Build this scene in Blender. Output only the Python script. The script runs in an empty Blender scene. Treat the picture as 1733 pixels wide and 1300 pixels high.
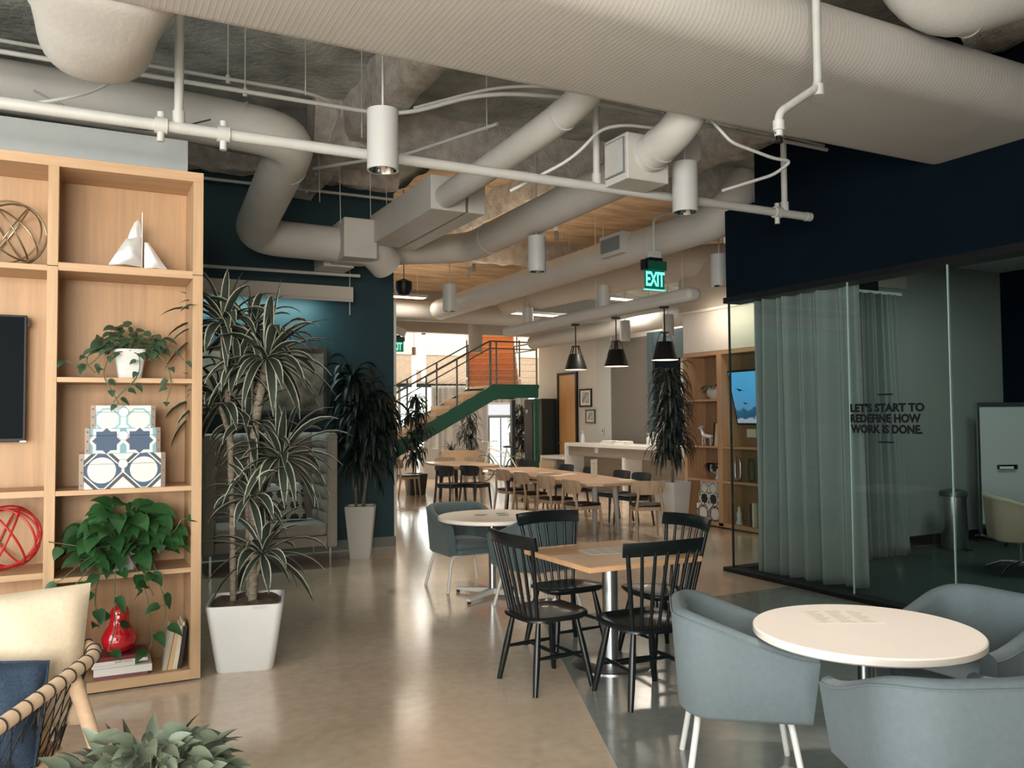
import bpy, math, random
from mathutils import Vector, Matrix, Euler
PI = math.pi
random.seed(7)
scene = bpy.context.scene
COL = scene.collection

# ------------------------------------------------------------------ materials
MATS = {}
def nodes_of(name):
    m = bpy.data.materials.new(name); m.use_nodes = True
    nt = m.node_tree
    return m, nt, nt.nodes['Principled BSDF']

def mat(name, col, rough=0.5, metal=0.0, var=0.0, vscale=8.0, bump=0.0, bscale=60.0, stretch=(1, 1, 1),
        coat=0.0, spec=0.5, emit=None, estr=0.0, trans=0.0, sheen=0.0):
    if name in MATS: return MATS[name]
    m, nt, b = nodes_of(name)
    N, L = nt.nodes, nt.links
    b.inputs['Base Color'].default_value = (*col, 1)
    b.inputs['Roughness'].default_value = rough
    b.inputs['Metallic'].default_value = metal
    b.inputs['Coat Weight'].default_value = coat
    b.inputs['Specular IOR Level'].default_value = spec
    b.inputs['Transmission Weight'].default_value = trans
    b.inputs['Sheen Weight'].default_value = sheen
    if emit:
        b.inputs['Emission Color'].default_value = (*emit, 1)
        b.inputs['Emission Strength'].default_value = estr
    if var or bump:
        tc = N.new('ShaderNodeTexCoord'); mp = N.new('ShaderNodeMapping')
        mp.inputs['Scale'].default_value = stretch
        L.new(tc.outputs['Object'], mp.inputs['Vector'])
    if var:
        n = N.new('ShaderNodeTexNoise'); n.inputs['Scale'].default_value = vscale
        n.inputs['Detail'].default_value = 5
        L.new(mp.outputs[0], n.inputs['Vector'])
        r = N.new('ShaderNodeValToRGB')
        r.color_ramp.elements[0].position = .3; r.color_ramp.elements[1].position = .7
        r.color_ramp.elements[0].color = (*[c * (1 - var) for c in col], 1)
        r.color_ramp.elements[1].color = (*[min(1, c * (1 + var)) for c in col], 1)
        L.new(n.outputs['Fac'], r.inputs['Fac']); L.new(r.outputs[0], b.inputs['Base Color'])
    if bump:
        n2 = N.new('ShaderNodeTexNoise'); n2.inputs['Scale'].default_value = bscale
        n2.inputs['Detail'].default_value = 4
        L.new(mp.outputs[0], n2.inputs['Vector'])
        bp = N.new('ShaderNodeBump'); bp.inputs['Strength'].default_value = bump
        bp.inputs['Distance'].default_value = .02
        L.new(n2.outputs['Fac'], bp.inputs['Height']); L.new(bp.outputs[0], b.inputs['Normal'])
    MATS[name] = m
    return m

def wood(name, col, dark=.75, rough=.42, axis=2, scale=14.0):
    """straight grain along one object axis"""
    if name in MATS: return MATS[name]
    m, nt, b = nodes_of(name); N, L = nt.nodes, nt.links
    tc = N.new('ShaderNodeTexCoord'); mp = N.new('ShaderNodeMapping')
    s = [scale, scale, scale]; s[axis] = scale * .05
    mp.inputs['Scale'].default_value = s
    L.new(tc.outputs['Object'], mp.inputs['Vector'])
    n = N.new('ShaderNodeTexNoise'); n.inputs['Scale'].default_value = 1.6; n.inputs['Detail'].default_value = 8
    n.inputs['Roughness'].default_value = .65
    L.new(mp.outputs[0], n.inputs['Vector'])
    r = N.new('ShaderNodeValToRGB')
    r.color_ramp.elements[0].position = .32; r.color_ramp.elements[1].position = .66
    r.color_ramp.elements[0].color = (*[c * dark for c in col], 1)
    r.color_ramp.elements[1].color = (*[min(1, c * 1.08) for c in col], 1)
    L.new(n.outputs['Fac'], r.inputs['Fac']); L.new(r.outputs[0], b.inputs['Base Color'])
    b.inputs['Roughness'].default_value = rough
    MATS[name] = m
    return m

def leafmat(name, mid, edge, w=.30, rough=.42, var=.25):
    """strap leaf: colour runs across the leaf by its own UV (edge stripe), lengthwise noise"""
    if name in MATS: return MATS[name]
    m, nt, b = nodes_of(name); N, L = nt.nodes, nt.links
    uv = N.new('ShaderNodeTexCoord'); sp = N.new('ShaderNodeSeparateXYZ')
    L.new(uv.outputs['UV'], sp.inputs[0])
    a = N.new('ShaderNodeMath'); a.operation = 'SUBTRACT'; a.inputs[1].default_value = .5
    ab = N.new('ShaderNodeMath'); ab.operation = 'ABSOLUTE'
    L.new(sp.outputs[0], a.inputs[0]); L.new(a.outputs[0], ab.inputs[0])
    r = N.new('ShaderNodeValToRGB'); e = r.color_ramp.elements
    e[0].position = w; e[0].color = (*mid, 1); e[1].position = w + .06; e[1].color = (*edge, 1)
    L.new(ab.outputs[0], r.inputs['Fac'])
    n = N.new('ShaderNodeTexNoise'); n.inputs['Scale'].default_value = 9
    L.new(uv.outputs['Object'], n.inputs['Vector'])
    hs = N.new('ShaderNodeHueSaturation'); mr = N.new('ShaderNodeMapRange')
    mr.inputs['To Min'].default_value = 1 - var; mr.inputs['To Max'].default_value = 1 + var
    L.new(n.outputs['Fac'], mr.inputs[0]); L.new(mr.outputs[0], hs.inputs['Value'])
    L.new(r.outputs[0], hs.inputs['Color']); L.new(hs.outputs[0], b.inputs['Base Color'])
    b.inputs['Roughness'].default_value = rough
    MATS[name] = m
    return m

def glassmat(name, tint, opacity=.12, rough=.0):
    """thin pane: mostly clear with a tint and mirror reflection by Fresnel"""
    m = bpy.data.materials.new(name); m.use_nodes = True
    nt = m.node_tree; N, L = nt.nodes, nt.links; N.clear()
    o = N.new('ShaderNodeOutputMaterial'); t = N.new('ShaderNodeBsdfTransparent')
    t.inputs[0].default_value = (*tint, 1)
    g = N.new('ShaderNodeBsdfGlossy'); g.inputs['Roughness'].default_value = rough
    w = N.new('ShaderNodeLayerWeight'); w.inputs[0].default_value = .5
    p = N.new('ShaderNodeMath'); p.operation = 'POWER'; p.inputs[1].default_value = 4.0
    f = N.new('ShaderNodeMath'); f.operation = 'MULTIPLY_ADD'; f.inputs[1].default_value = .55; f.inputs[2].default_value = .025
    L.new(w.outputs['Facing'], p.inputs[0]); L.new(p.outputs[0], f.inputs[0])
    mx = N.new('ShaderNodeMixShader')
    L.new(f.outputs[0], mx.inputs[0]); L.new(t.outputs[0], mx.inputs[1]); L.new(g.outputs[0], mx.inputs[2])
    L.new(mx.outputs[0], o.inputs[0])
    MATS[name] = m
    return m

# ------------------------------------------------------------------ mesh builder
class MB:
    def __init__(s): s.v = []; s.f = []; s.uv = {}; s.mi = []; s.cur = 0
    def add(s, verts, faces, uvs=None):
        o = len(s.v); s.v += [tuple(p) for p in verts]
        if uvs:
            for i, u in enumerate(uvs): s.uv[o + i] = u
        for f in faces: s.f.append(tuple(o + i for i in f)); s.mi.append(s.cur)
        return s
    def box(s, x0, x1, y0, y1, z0, z1, M=None):
        v = [Vector((x, y, z)) for z in (z0, z1) for y in (y0, y1) for x in (x0, x1)]
        if M: v = [M @ p for p in v]
        return s.add(v, [(0, 2, 3, 1), (4, 5, 7, 6), (0, 1, 5, 4), (2, 6, 7, 3), (0, 4, 6, 2), (1, 3, 7, 5)])
    def bar(s, a, b, w, h, up=(0, 0, 1)):
        a, b = Vector(a), Vector(b); d = (b - a).normalized(); u = Vector(up)
        sd = d.cross(u)
        if sd.length < 1e-4: sd = d.cross(Vector((0, 1, 0)))
        sd.normalize(); u = sd.cross(d)
        v = [p + sd * (w / 2 * i) + u * (h / 2 * j) for p in (a, b) for j in (-1, 1) for i in (-1, 1)]
        return s.add(v, [(0, 2, 3, 1), (4, 5, 7, 6), (0, 1, 5, 4), (2, 6, 7, 3), (0, 4, 6, 2), (1, 3, 7, 5)])
    def ring_frames(s, pts, closed=False):
        P = [Vector(p) for p in pts]; n = len(P); T = []
        for i in range(n):
            if closed: t = P[(i + 1) % n] - P[i - 1]
            else: t = P[min(i + 1, n - 1)] - P[max(i - 1, 0)]
            T.append(t.normalized() if t.length > 1e-9 else Vector((0, 0, 1)))
        u = T[0].orthogonal().normalized(); F = []
        for i in range(n):
            u = (u - T[i] * u.dot(T[i]))
            u = u.normalized() if u.length > 1e-6 else T[i].orthogonal().normalized()
            F.append((P[i], u, T[i].cross(u)))
        return F
    def tube(s, pts, r, n=12, closed=False, caps=True):
        F = s.ring_frames(pts, closed); k = len(F); o = len(s.v); V = []
        for i, (p, u, w) in enumerate(F):
            rr = r[i] if isinstance(r, (list, tuple)) else r
            for j in range(n):
                a = 2 * PI * j / n; V.append(p + (u * math.cos(a) + w * math.sin(a)) * rr)
        fs = []
        for i in range(k if closed else k - 1):
            i2 = (i + 1) % k
            for j in range(n):
                j2 = (j + 1) % n; fs.append((i * n + j, i * n + j2, i2 * n + j2, i2 * n + j))
        if caps and not closed:
            fs.append(tuple(range(n - 1, -1, -1))); fs.append(tuple((k - 1) * n + j for j in range(n)))
        return s.add(V, fs)
    def cyl(s, a, b, r0, r1=None, n=20, caps=True): return s.tube([a, b], [r0, r0 if r1 is None else r1], n, caps=caps)
    def lathe(s, prof, c=(0, 0, 0), n=28, sx=1, sy=1, cap=True):
        V = []; fs = []; k = len(prof)
        for r, z in prof:
            for j in range(n):
                a = 2 * PI * j / n; V.append((c[0] + r * sx * math.cos(a), c[1] + r * sy * math.sin(a), c[2] + z))
        for i in range(k - 1):
            for j in range(n):
                j2 = (j + 1) % n; fs.append((i * n + j, i * n + j2, (i + 1) * n + j2, (i + 1) * n + j))
        if cap and prof[0][0] > 1e-6: fs.append(tuple(range(n - 1, -1, -1)))
        if cap and prof[-1][0] > 1e-6: fs.append(tuple((k - 1) * n + j for j in range(n)))
        return s.add(V, fs)
    def prism(s, poly, z0, z1, M=None):
        n = len(poly); v = [Vector((x, y, z)) for z in (z0, z1) for x, y in poly]
        if M: v = [M @ p for p in v]
        return s.add(v, [tuple(range(n - 1, -1, -1)), tuple(range(n, 2 * n))] +
                     [(i, (i + 1) % n, n + (i + 1) % n, n + i) for i in range(n)])
    def loft(s, rings, caps=True, closed=True):
        n = len(rings[0]); V = [p for r in rings for p in r]; fs = []
        for i in range(len(rings) - 1):
            for j in range(n if closed else n - 1):
                j2 = (j + 1) % n; fs.append((i * n + j, i * n + j2, (i + 1) * n + j2, (i + 1) * n + j))
        if caps and closed:
            fs.append(tuple(range(n - 1, -1, -1))); fs.append(tuple((len(rings) - 1) * n + j for j in range(n)))
        return s.add(V, fs)
    def grid(s, fn, nu, nv, uvs=False):
        V = [fn(i / nu, j / nv) for j in range(nv + 1) for i in range(nu + 1)]
        fs = [(j * (nu + 1) + i, j * (nu + 1) + i + 1, (j + 1) * (nu + 1) + i + 1, (j + 1) * (nu + 1) + i)
              for j in range(nv) for i in range(nu)]
        return s.add(V, fs, [(i / nu, j / nv) for j in range(nv + 1) for i in range(nu + 1)] if uvs else None)
    def build(s, name, m, parent=None, smooth=False, bevel=0, sub=0, kind=None, label=None, solid=0, angle=40):
        me = bpy.data.meshes.new(name); me.from_pydata(s.v, [], s.f)
        for x in (m if isinstance(m, (list, tuple)) else [m]): me.materials.append(x)
        if any(s.mi): me.polygons.foreach_set('material_index', s.mi)
        if s.uv:
            ul = me.uv_layers.new(name='UVMap')
            for lp in me.loops: ul.data[lp.index].uv = s.uv.get(lp.vertex_index, (.5, .5))
        me.validate(); me.update()
        o = bpy.data.objects.new(name, me); COL.objects.link(o)
        if parent: o.parent = parent
        if smooth:
            me.polygons.foreach_set('use_smooth', [True] * len(me.polygons))
            if angle < 180 and not sub:
                me.set_sharp_from_angle(angle=math.radians(angle))
        if solid:
            q = o.modifiers.new('solid', 'SOLIDIFY'); q.thickness = solid; q.offset = 0
        if bevel:
            q = o.modifiers.new('bevel', 'BEVEL'); q.width = bevel; q.segments = 2; q.limit_method = 'ANGLE'; q.angle_limit = math.radians(35)
        if sub:
            q = o.modifiers.new('sub', 'SUBSURF'); q.levels = sub; q.render_levels = sub
        if kind: o['kind'] = kind
        if label: o['label'] = label
        return o

def tag(o, label, cat, group=None, kind=None):
    o['label'] = label; o['category'] = cat
    if group: o['group'] = group
    o['kind'] = kind or 'thing'
    return o
def thing(name, label, cat, loc=(0, 0, 0), rz=0.0, group=None, rot=None):
    o = bpy.data.objects.new(name, None); COL.objects.link(o)
    o.location = loc; o.rotation_euler = rot if rot else (0, 0, rz); o.empty_display_size = .05
    return tag(o, label, cat, group)
def struct(name, mb, m, **k): return mb.build(name, m, kind='structure', **k)
def kids(o): return [c for c in COL.objects if c.parent == o]
def copy_tree(o, parent=None):
    c = o.copy(); COL.objects.link(c)
    if parent: c.parent = parent
    for ch in kids(o): copy_tree(ch, c)
    return c
def dup(o, loc, rz, label, group=None):
    c = copy_tree(o); c.location = loc; c.rotation_euler = (0, 0, rz); c['label'] = label
    if group: c['group'] = group
    return c
def fillet(pts, r, n=7):
    """polyline with rounded corners"""
    P = [Vector(p) for p in pts]; out = [P[0]]
    for i in range(1, len(P) - 1):
        a, b, c = P[i - 1], P[i], P[i + 1]
        d0, d1 = (a - b), (c - b); q = min(r, d0.length * .49, d1.length * .49)
        s0, s1 = b + d0.normalized() * q, b + d1.normalized() * q
        for k in range(n + 1):
            t = k / n; out.append(s0 * (1 - t) ** 2 + b * 2 * t * (1 - t) + s1 * t * t)
    out.append(P[-1]); return out
def rrect(w, h, r, n=4, cx=0, cy=0):
    out = []
    for sx, sy, a0 in ((1, 1, 0), (-1, 1, 90), (-1, -1, 180), (1, -1, 270)):
        for k in range(n + 1):
            a = math.radians(a0 + 90 * k / n)
            out.append((cx + sx * (w / 2 - r) + r * math.cos(a), cy + sy * (h / 2 - r) + r * math.sin(a)))
    return out
def facing(dx, dy): return math.atan2(dy, dx) - PI / 2      # local +Y turned to (dx, dy)
def jit(a): return random.uniform(-a, a)

# ------------------------------------------------------------------ palette
OAK = wood('oak_veneer', (.50, .33, .19), .80, .5)
OAKH = wood('oak_veneer_across', (.52, .34, .2), .82, .5, axis=0)
OAKD = wood('oak_shelf_darker', (.42, .27, .155), .80, .5)
BEECH = wood('beech_table', (.68, .405, .22), .86, .35, axis=0, scale=10)
ASH = wood('ash_chair', (.50, .36, .235), .8, .42)
ASHT = wood('ash_table', (.53, .34, .205), .85, .3, axis=1)
BLACKW = mat('black_lacquer', (.006, .009, .010), .3, coat=.08, var=.2, spec=.35)
DARKW = mat('dark_stained_wood', (.020, .021, .022), .4, var=.3)
WHITEP = mat('white_paint', (.72, .71, .68), .55, var=.03, vscale=3)
DUCT = mat('painted_duct', (.53, .52, .49), .6, var=.06, vscale=2.5, bump=.12, bscale=35)
PIPE = mat('painted_pipe', (.52, .53, .51), .45, var=.05)
WHITEM = mat('white_powder_coat', (.64, .65, .64), .35)
WHITEPLAST = mat('white_planter_plastic', (.62, .64, .64), .4, var=.02)
TABLEW = mat('white_laminate', (.88, .81, .74), .32, var=.015, vscale=3)
TUB = mat('blue_grey_upholstery', (.130, .172, .192), .8, var=.05, vscale=40, bump=.15, bscale=400, sheen=.08)
TUBD = mat('slate_upholstery', (.075, .115, .125), .8, var=.06, vscale=40, bump=.15, bscale=400, sheen=.2)
STEEL = mat('brushed_steel', (.55, .58, .60), .28, metal=1.0, var=.05, stretch=(1, 1, .05))
CHROME = mat('chrome', (.8, .8, .8), .08, metal=1.0)
BLACK = mat('black_satin', (.006, .007, .008), .45, spec=.3)
LAMPW = mat('downlight_white', (.47, .485, .48), .4)
BLACKG = mat('black_gloss_screen', (.004, .007, .010), .5, spec=.04)
NAVY = mat('navy_wall_paint', (.009, .040, .054), .6, var=.06, vscale=1.5)
DKNAVY = mat('dark_navy_paint', (.0025, .0075, .014), .85, var=.1, vscale=2, spec=.08)
GREYW = mat('grey_wall_paint', (.42, .42, .40), .7, var=.03, vscale=1.2)
WARMW = mat('warm_white_wall', (.70, .66, .60), .7, var=.02, vscale=1.0)
WHITEW = mat('white_wall', (.70, .72, .72), .7, var=.02, vscale=1.0)
SOIL = mat('dry_mulch', (.15, .10, .065), .95, var=.7, vscale=120, bump=1.0, bscale=140)
BARK = mat('cane_bark', (.20, .17, .13), .85, var=.4, vscale=25, bump=.6, bscale=40, stretch=(1, 1, 3))
LEAFV = leafmat('variegated_leaf', (.030, .042, .032), (.46, .46, .37), .36)
LEAFD = leafmat('dark_strap_leaf', (.006, .016, .014), (.008, .020, .017), .46, rough=.5)
LEAFP = leafmat('pothos_leaf', (.022, .075, .024), (.03, .085, .03), .46, rough=.28, var=.75)
LEAFP2 = leafmat('trailing_leaf_dull', (.045, .085, .05), (.05, .09, .055), .46, rough=.38, var=.55)
LEAFG = leafmat('grey_green_leaf', (.13, .165, .12), (.15, .18, .135), .46, rough=.4, var=.55)
STEM = mat('green_stem', (.10, .12, .05), .6)
RED = mat('red_glaze', (.55, .010, .018), .08, coat=1.0)
REDW = mat('red_metal', (.40, .018, .018), .4)
BRASS = mat('aged_brass_wire', (.38, .31, .21), .35, metal=.9)
SILVER = mat('polished_silver', (.95, .95, .94), .3, metal=.6, bump=.25, bscale=9)
GREEN = mat('green_steel', (.008, .095, .060), .5, var=.08)
ORANGE = wood('orange_riser', (.50, .17, .045), .85, .4, axis=0)
STEELD = mat('dark_rail_steel', (.12, .14, .14), .4, metal=.7)
PAPER = mat('white_paper', (.80, .77, .72), .8)
INK = mat('grey_ink', (.18, .18, .17), .8)
CARPET = mat('dark_carpet', (.018, .040, .036), .95, var=.4, vscale=60, bump=.6, bscale=250)
CREAM = mat('cream_canvas', (.62, .53, .40), .85, var=.05, vscale=60, bump=.2, bscale=300)
DENIM = mat('navy_linen', (.022, .045, .085), .85, var=.35, vscale=120, bump=.3, bscale=500)
ROPE = mat('black_cord', (.010, .010, .010), .7)
PALEW = wood('pale_bent_wood', (.72, .54, .38), .9, .42, axis=1)
# ================================================================== SETTING
def concrete(name, c0, c1):
    m, nt, b = nodes_of(name); N, L = nt.nodes, nt.links
    tc = N.new('ShaderNodeTexCoord')
    n = N.new('ShaderNodeTexNoise'); n.inputs['Scale'].default_value = .55; n.inputs['Detail'].default_value = 9
    n.inputs['Roughness'].default_value = .62
    L.new(tc.outputs['Object'], n.inputs['Vector'])
    r = N.new('ShaderNodeValToRGB'); e = r.color_ramp.elements
    e[0].position = .3; e[0].color = (*c0, 1); e[1].position = .72; e[1].color = (*c1, 1)
    L.new(n.outputs['Fac'], r.inputs['Fac'])
    n2 = N.new('ShaderNodeTexNoise'); n2.inputs['Scale'].default_value = 14; n2.inputs['Detail'].default_value = 6
    L.new(tc.outputs['Object'], n2.inputs['Vector'])
    mx = N.new('ShaderNodeMix'); mx.data_type = 'RGBA'; mx.blend_type = 'OVERLAY'; mx.inputs[0].default_value = .22
    L.new(r.outputs[0], mx.inputs[6]); L.new(n2.outputs['Fac'], mx.inputs[7])
    L.new(mx.outputs[2], b.inputs['Base Color'])
    mr = N.new('ShaderNodeMapRange'); mr.inputs['To Min'].default_value = .13; mr.inputs['To Max'].default_value = .22
    L.new(n.outputs['Fac'], mr.inputs[0]); L.new(mr.outputs[0], b.inputs['Roughness'])
    bp = N.new('ShaderNodeBump'); bp.inputs['Strength'].default_value = .004; bp.inputs['Distance'].default_value = .01
    L.new(n2.outputs['Fac'], bp.inputs['Height']); L.new(bp.outputs[0], b.inputs['Normal'])
    b.inputs['Coat Weight'].default_value = .45; b.inputs['Coat Roughness'].default_value = .14
    return m
FLOORM = concrete('polished_tan_concrete', (.52, .41, .315), (.76, .62, .49))
FLOORG = concrete('polished_grey_green_concrete', (.20, .215, .205), (.29, .315, .30))
DECK = mat('sprayed_fireproofing', (.42, .445, .425), .95, var=.35, vscale=3, bump=1.0, bscale=18)
FLUFF = mat('fireproofed_beam', (.55, .52, .48), .95, var=.25, vscale=9, bump=1.0, bscale=45)

struct('floor', MB().box(-6, 18, -4, 27, -.12, 0), FLOORM)
struct('floor_grey_area', MB().prism([(.487, -1.0), (6.08, -1.0), (6.08, 6.0), (3.365, 6.0)], -.01, .0007), FLOORG)
struct('floor_meeting_room', MB().box(6.24, 11.12, -4, 7.02, -.02, .006), CARPET)

def deck():
    b = MB()
    def fn(u, v):
        x, y = -6 + 20 * u, -4 + 23 * v
        return (x, y, 4.75 + .035 * math.sin(x * 5.1 + math.sin(y * 2.3)) * math.sin(y * 4.3))
    b.grid(fn, 110, 120)
    b.box(-6, 14, -4, 19, 4.86, 5.0)
    return b
struct('ceiling', deck(), DECK, smooth=True)
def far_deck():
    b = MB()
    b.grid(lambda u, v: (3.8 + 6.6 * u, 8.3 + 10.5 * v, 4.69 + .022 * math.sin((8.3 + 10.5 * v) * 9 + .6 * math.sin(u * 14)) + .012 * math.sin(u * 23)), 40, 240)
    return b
struct('ceiling_far', far_deck(), mat('warm_lit_deck', (.56, .42, .28), .95, var=.3, vscale=4, bump=1.0, bscale=20, stretch=(.4, 2, 1)), smooth=True)  # warm light on the far deck is put into this tan colour
struct('wall_light_blocker', MB().box(.45, 11.0, -1.15, -1.0, 0, 4.7), WARMW)  # unseen wall added to keep window light off the right side
struct('ceiling_meeting_room', MB().box(6.35, 11.3, -4, 7.12, 3.55, 3.62), WHITEW)

# near walls with the daylight windows behind and beside the camera
def wall_windows(name, horizontal, c0, c1, at, th, z1, openings, m):
    b = MB()
    def put(a0, a1, z0, z1_):
        if a1 - a0 < .01: return
        if horizontal: b.box(a0, a1, at, at + th, z0, z1_)
        else: b.box(at, at + th, a0, a1, z0, z1_)
    zs0, zs1 = .5, 3.6
    put(c0, c1, 0, zs0); put(c0, c1, zs1, z1)
    p = c0
    for a0, a1 in openings: put(p, a0, zs0, zs1); p = a1
    put(p, c1, zs0, zs1)
    struct(name, b, m)
BACKOPEN = [(-5.4, -3.2), (-2.9, -.7), (-.4, 1.8), (2.1, 4.3)]
LEFTOPEN = [(-3.4, -1.2), (-.9, 1.3), (1.6, 3.8)]
wall_windows('wall_back', True, -6, 11.6, -4.0, .2, 4.75, BACKOPEN, WARMW)
wall_windows('wall_left', False, -3.8, 6.1, -6.0, .2, 4.75, LEFTOPEN, WARMW)
PANE = glassmat('clear_pane', (.98, 1, .99))
def window(n, horizontal, a0, a1, at):
    f = MB(); z0, z1, w = .5, 3.6, .05
    rects = [(a0, a1, z0, z0 + w), (a0, a1, z1 - w, z1), (a0, a0 + w, z0, z1), (a1 - w, a1, z0, z1),
             ((a0 + a1) / 2 - w / 2, (a0 + a1) / 2 + w / 2, z0, z1)]
    for p0, p1, q0, q1 in rects:
        if horizontal: f.box(p0, p1, at, at + .06, q0, q1)
        else: f.box(at, at + .06, p0, p1, q0, q1)
    o = struct('window_%d' % n, f, BLACK)
k = 1
for a0, a1 in BACKOPEN: window(k, True, a0, a1, -3.93); k += 1
for a0, a1 in LEFTOPEN: window(k, False, a0, a1, -5.93); k += 1

# wall that carries the tall bookcase, navy lounge wall and its trims
struct('wall_bookcase', MB().box(-5.8, .66, 6.11, 6.26, 0, 3.57), mat('pale_blue_grey_wall', (.40, .44, .445), .7, var=.03))
struct('wall_lounge', MB().box(-5.8, 3.64, 10.35, 10.6, 0, 4.75), NAVY)
struct('wall_lounge_side', MB().box(-5.8, -5.6, 6.26, 10.35, 0, 4.75), NAVY)
struct('trim_1', MB().box(3.64, 3.672, 10.34, 10.61, 0.09, 3.15), WHITEP)
struct('baseboard_lounge', MB().box(-5.6, 3.66, 10.335, 10.35, 0, .125), mat('grey_base', (.16, .17, .17), .5))

# dark header over the meeting-room glass
b = MB(); b.box(6.15, 6.35, -3.8, 6.42, 2.9, 4.75); b.box(6.15, 6.35, 6.42, 6.87, 2.9, 3.83)
b.box(6.35, 8.4, 6.77, 6.92, 3.08, 3.83)
struct('wall_header', b, DKNAVY)
struct('trim_header', MB().box(6.13, 6.37, -3.8, 6.9, 2.84, 2.9), BLACK)
struct('trim_sill', MB().box(6.09, 6.26, -3.8, 6.93, 0, .045), BLACK, bevel=.006)
struct('trim_sill_far', MB().box(6.26, 8.4, 6.80, 6.93, 0, .045), BLACK)
GLASS = glassmat('green_tinted_glass', (.925, .965, .95))
ys = [6.86, 5.31, 4.325, 3.1, 1.9, .7, -.5, -1.7, -3.8]
for i in range(len(ys) - 1):
    o = struct('window_%d' % k, MB().box(6.172, 6.184, ys[i + 1] + .006, ys[i] - .006, .045, 2.85), GLASS); k += 1
EDGE = mat('polished_glass_edge', (.45, .62, .56), .2, coat=.6)
for i, y in enumerate(ys[1:4]):
    struct('trim_glass_joint_%d' % (i + 1), MB().box(6.172, 6.186, y - .005, y + .005, .045, 2.85), EDGE)
struct('trim_glass_corner', MB().box(6.168, 6.186, 6.854, 6.872, .045, 2.85), mat('dark_glass_edge', (.02, .03, .03), .3))
struct('window_%d' % k, MB().box(6.19, 8.35, 6.858, 6.868, .045, 3.08), GLASS); k += 1

# meeting room walls
ROOMW = mat('room_grey_green_wall', (.30, .32, .305), .75, var=.03, vscale=1.5)
struct('wall_meeting_far', MB().box(8.4, 11.8, 7.02, 7.12, 0, 3.55), ROOMW)
struct('wall_meeting_right', MB().box(11.12, 11.3, -3.8, 7.02, 0, 3.55), DKNAVY)
struct('baseboard_meeting', MB().box(8.41, 11.12, 7.005, 7.02, .006, .13), BLACK)
struct('trim_curtain_track', MB().box(6.4, 8.72, 6.70, 6.77, 3.05, 3.085), WHITEP)

# warm white bulkhead over the far bookcase and the wall block behind
b = MB(); b.box(8.76, 9.2, 7.12, 10.33, 0, 2.6); b.box(8.36, 9.2, 7.12, 10.33, 2.6, 3.2)
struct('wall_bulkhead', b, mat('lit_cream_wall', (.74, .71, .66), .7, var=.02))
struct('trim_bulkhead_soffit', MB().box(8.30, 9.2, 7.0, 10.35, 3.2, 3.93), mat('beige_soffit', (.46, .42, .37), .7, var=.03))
struct('trim_soffit_edge', MB().box(8.285, 8.30, 7.0, 10.36, 3.195, 3.235), WHITEP)

# right-hand far wall with its panels
BEIGE = mat('far_beige_wall', (.62, .59, .53), .7, var=.03, vscale=1)
struct('wall_right', MB().box(10.5, 10.7, 8.6, 18.75, 0, 3.52), BEIGE)
struct('trim_pilaster', MB().box(10.44, 10.5, 15.43, 15.98, 0, 3.5), mat('pale_grey_pilaster', (.55, .56, .53), .7))
struct('trim_fabric_panel', MB().box(10.46, 10.5, 14.02, 15.43, .0, 3.3), mat('taupe_fabric_panel', (.17, .155, .135), .9, var=.12, vscale=30, bump=.2, bscale=200))
struct('trim_blue_jamb', MB().box(10.40, 10.5, 13.84, 14.02, 0, 3.35), mat('slate_blue_frame', (.05, .085, .10), .5))
struct('trim_blue_head', MB().box(10.42, 10.5, 12.6, 13.84, 2.78, 3.35), mat('slate_blue_frame', (.05, .085, .10), .5))
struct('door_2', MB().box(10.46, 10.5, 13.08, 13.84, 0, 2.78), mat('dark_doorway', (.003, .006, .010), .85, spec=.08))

# the far atrium
struct('wall_far', MB().box(4, 10.2, 26, 26.2, 3.72, 9).box(10.2, 18, 26, 26.2, 3.72, 9).box(4, 18, 26, 26.2, 2.66, 2.74)
       .box(4, 9.3, 26, 26.2, 0, 2.7).box(14.6, 18, 26, 26.2, 0, 2.7), WARMW)
struct('trim_far_band', MB().box(4, 18, 26.02, 26.15, 2.7, 3.72), mat('tan_band', (.42, .36, .29), .7, var=.1))
struct('trim_far_black', MB().box(4, 18, 25.93, 26.0, 2.64, 2.76), BLACK)
struct('wall_atrium_right', MB().box(16.5, 16.7, 19, 26, 0, 9), WARMW)
struct('wall_atrium_left', MB().box(3.8, 4, 19, 26, 0, 9), WARMW)
struct('trim_ceiling_edge', MB().box(3.4, 14, 18.9, 19.1, 3.70, 5.0), mat('beige_beam', (.50, .46, .41), .7))
struct('ceiling_atrium', MB().box(3.8, 16.7, 19.0, 26.2, 9, 9.1), WARMW)
f = MB()
for x in (9.3, 11.0, 12.7, 14.4): f.box(x, x + .07, 25.98, 26.05, 0, 2.66)
f.box(9.3, 14.5, 25.98, 26.05, 1.1, 1.15)
struct('window_%d' % k, f, STEELD); k += 1
for i, x in enumerate((9.37, 11.07, 12.77)):
    struct('window_%d' % k, MB().box(x, x + 1.63, 26.03, 26.045, 0, 2.64),
           mat('bright_daylight_window', (.6, .7, .66), .2, emit=(.78, 1.0, .93), estr=.95)); k += 1

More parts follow.
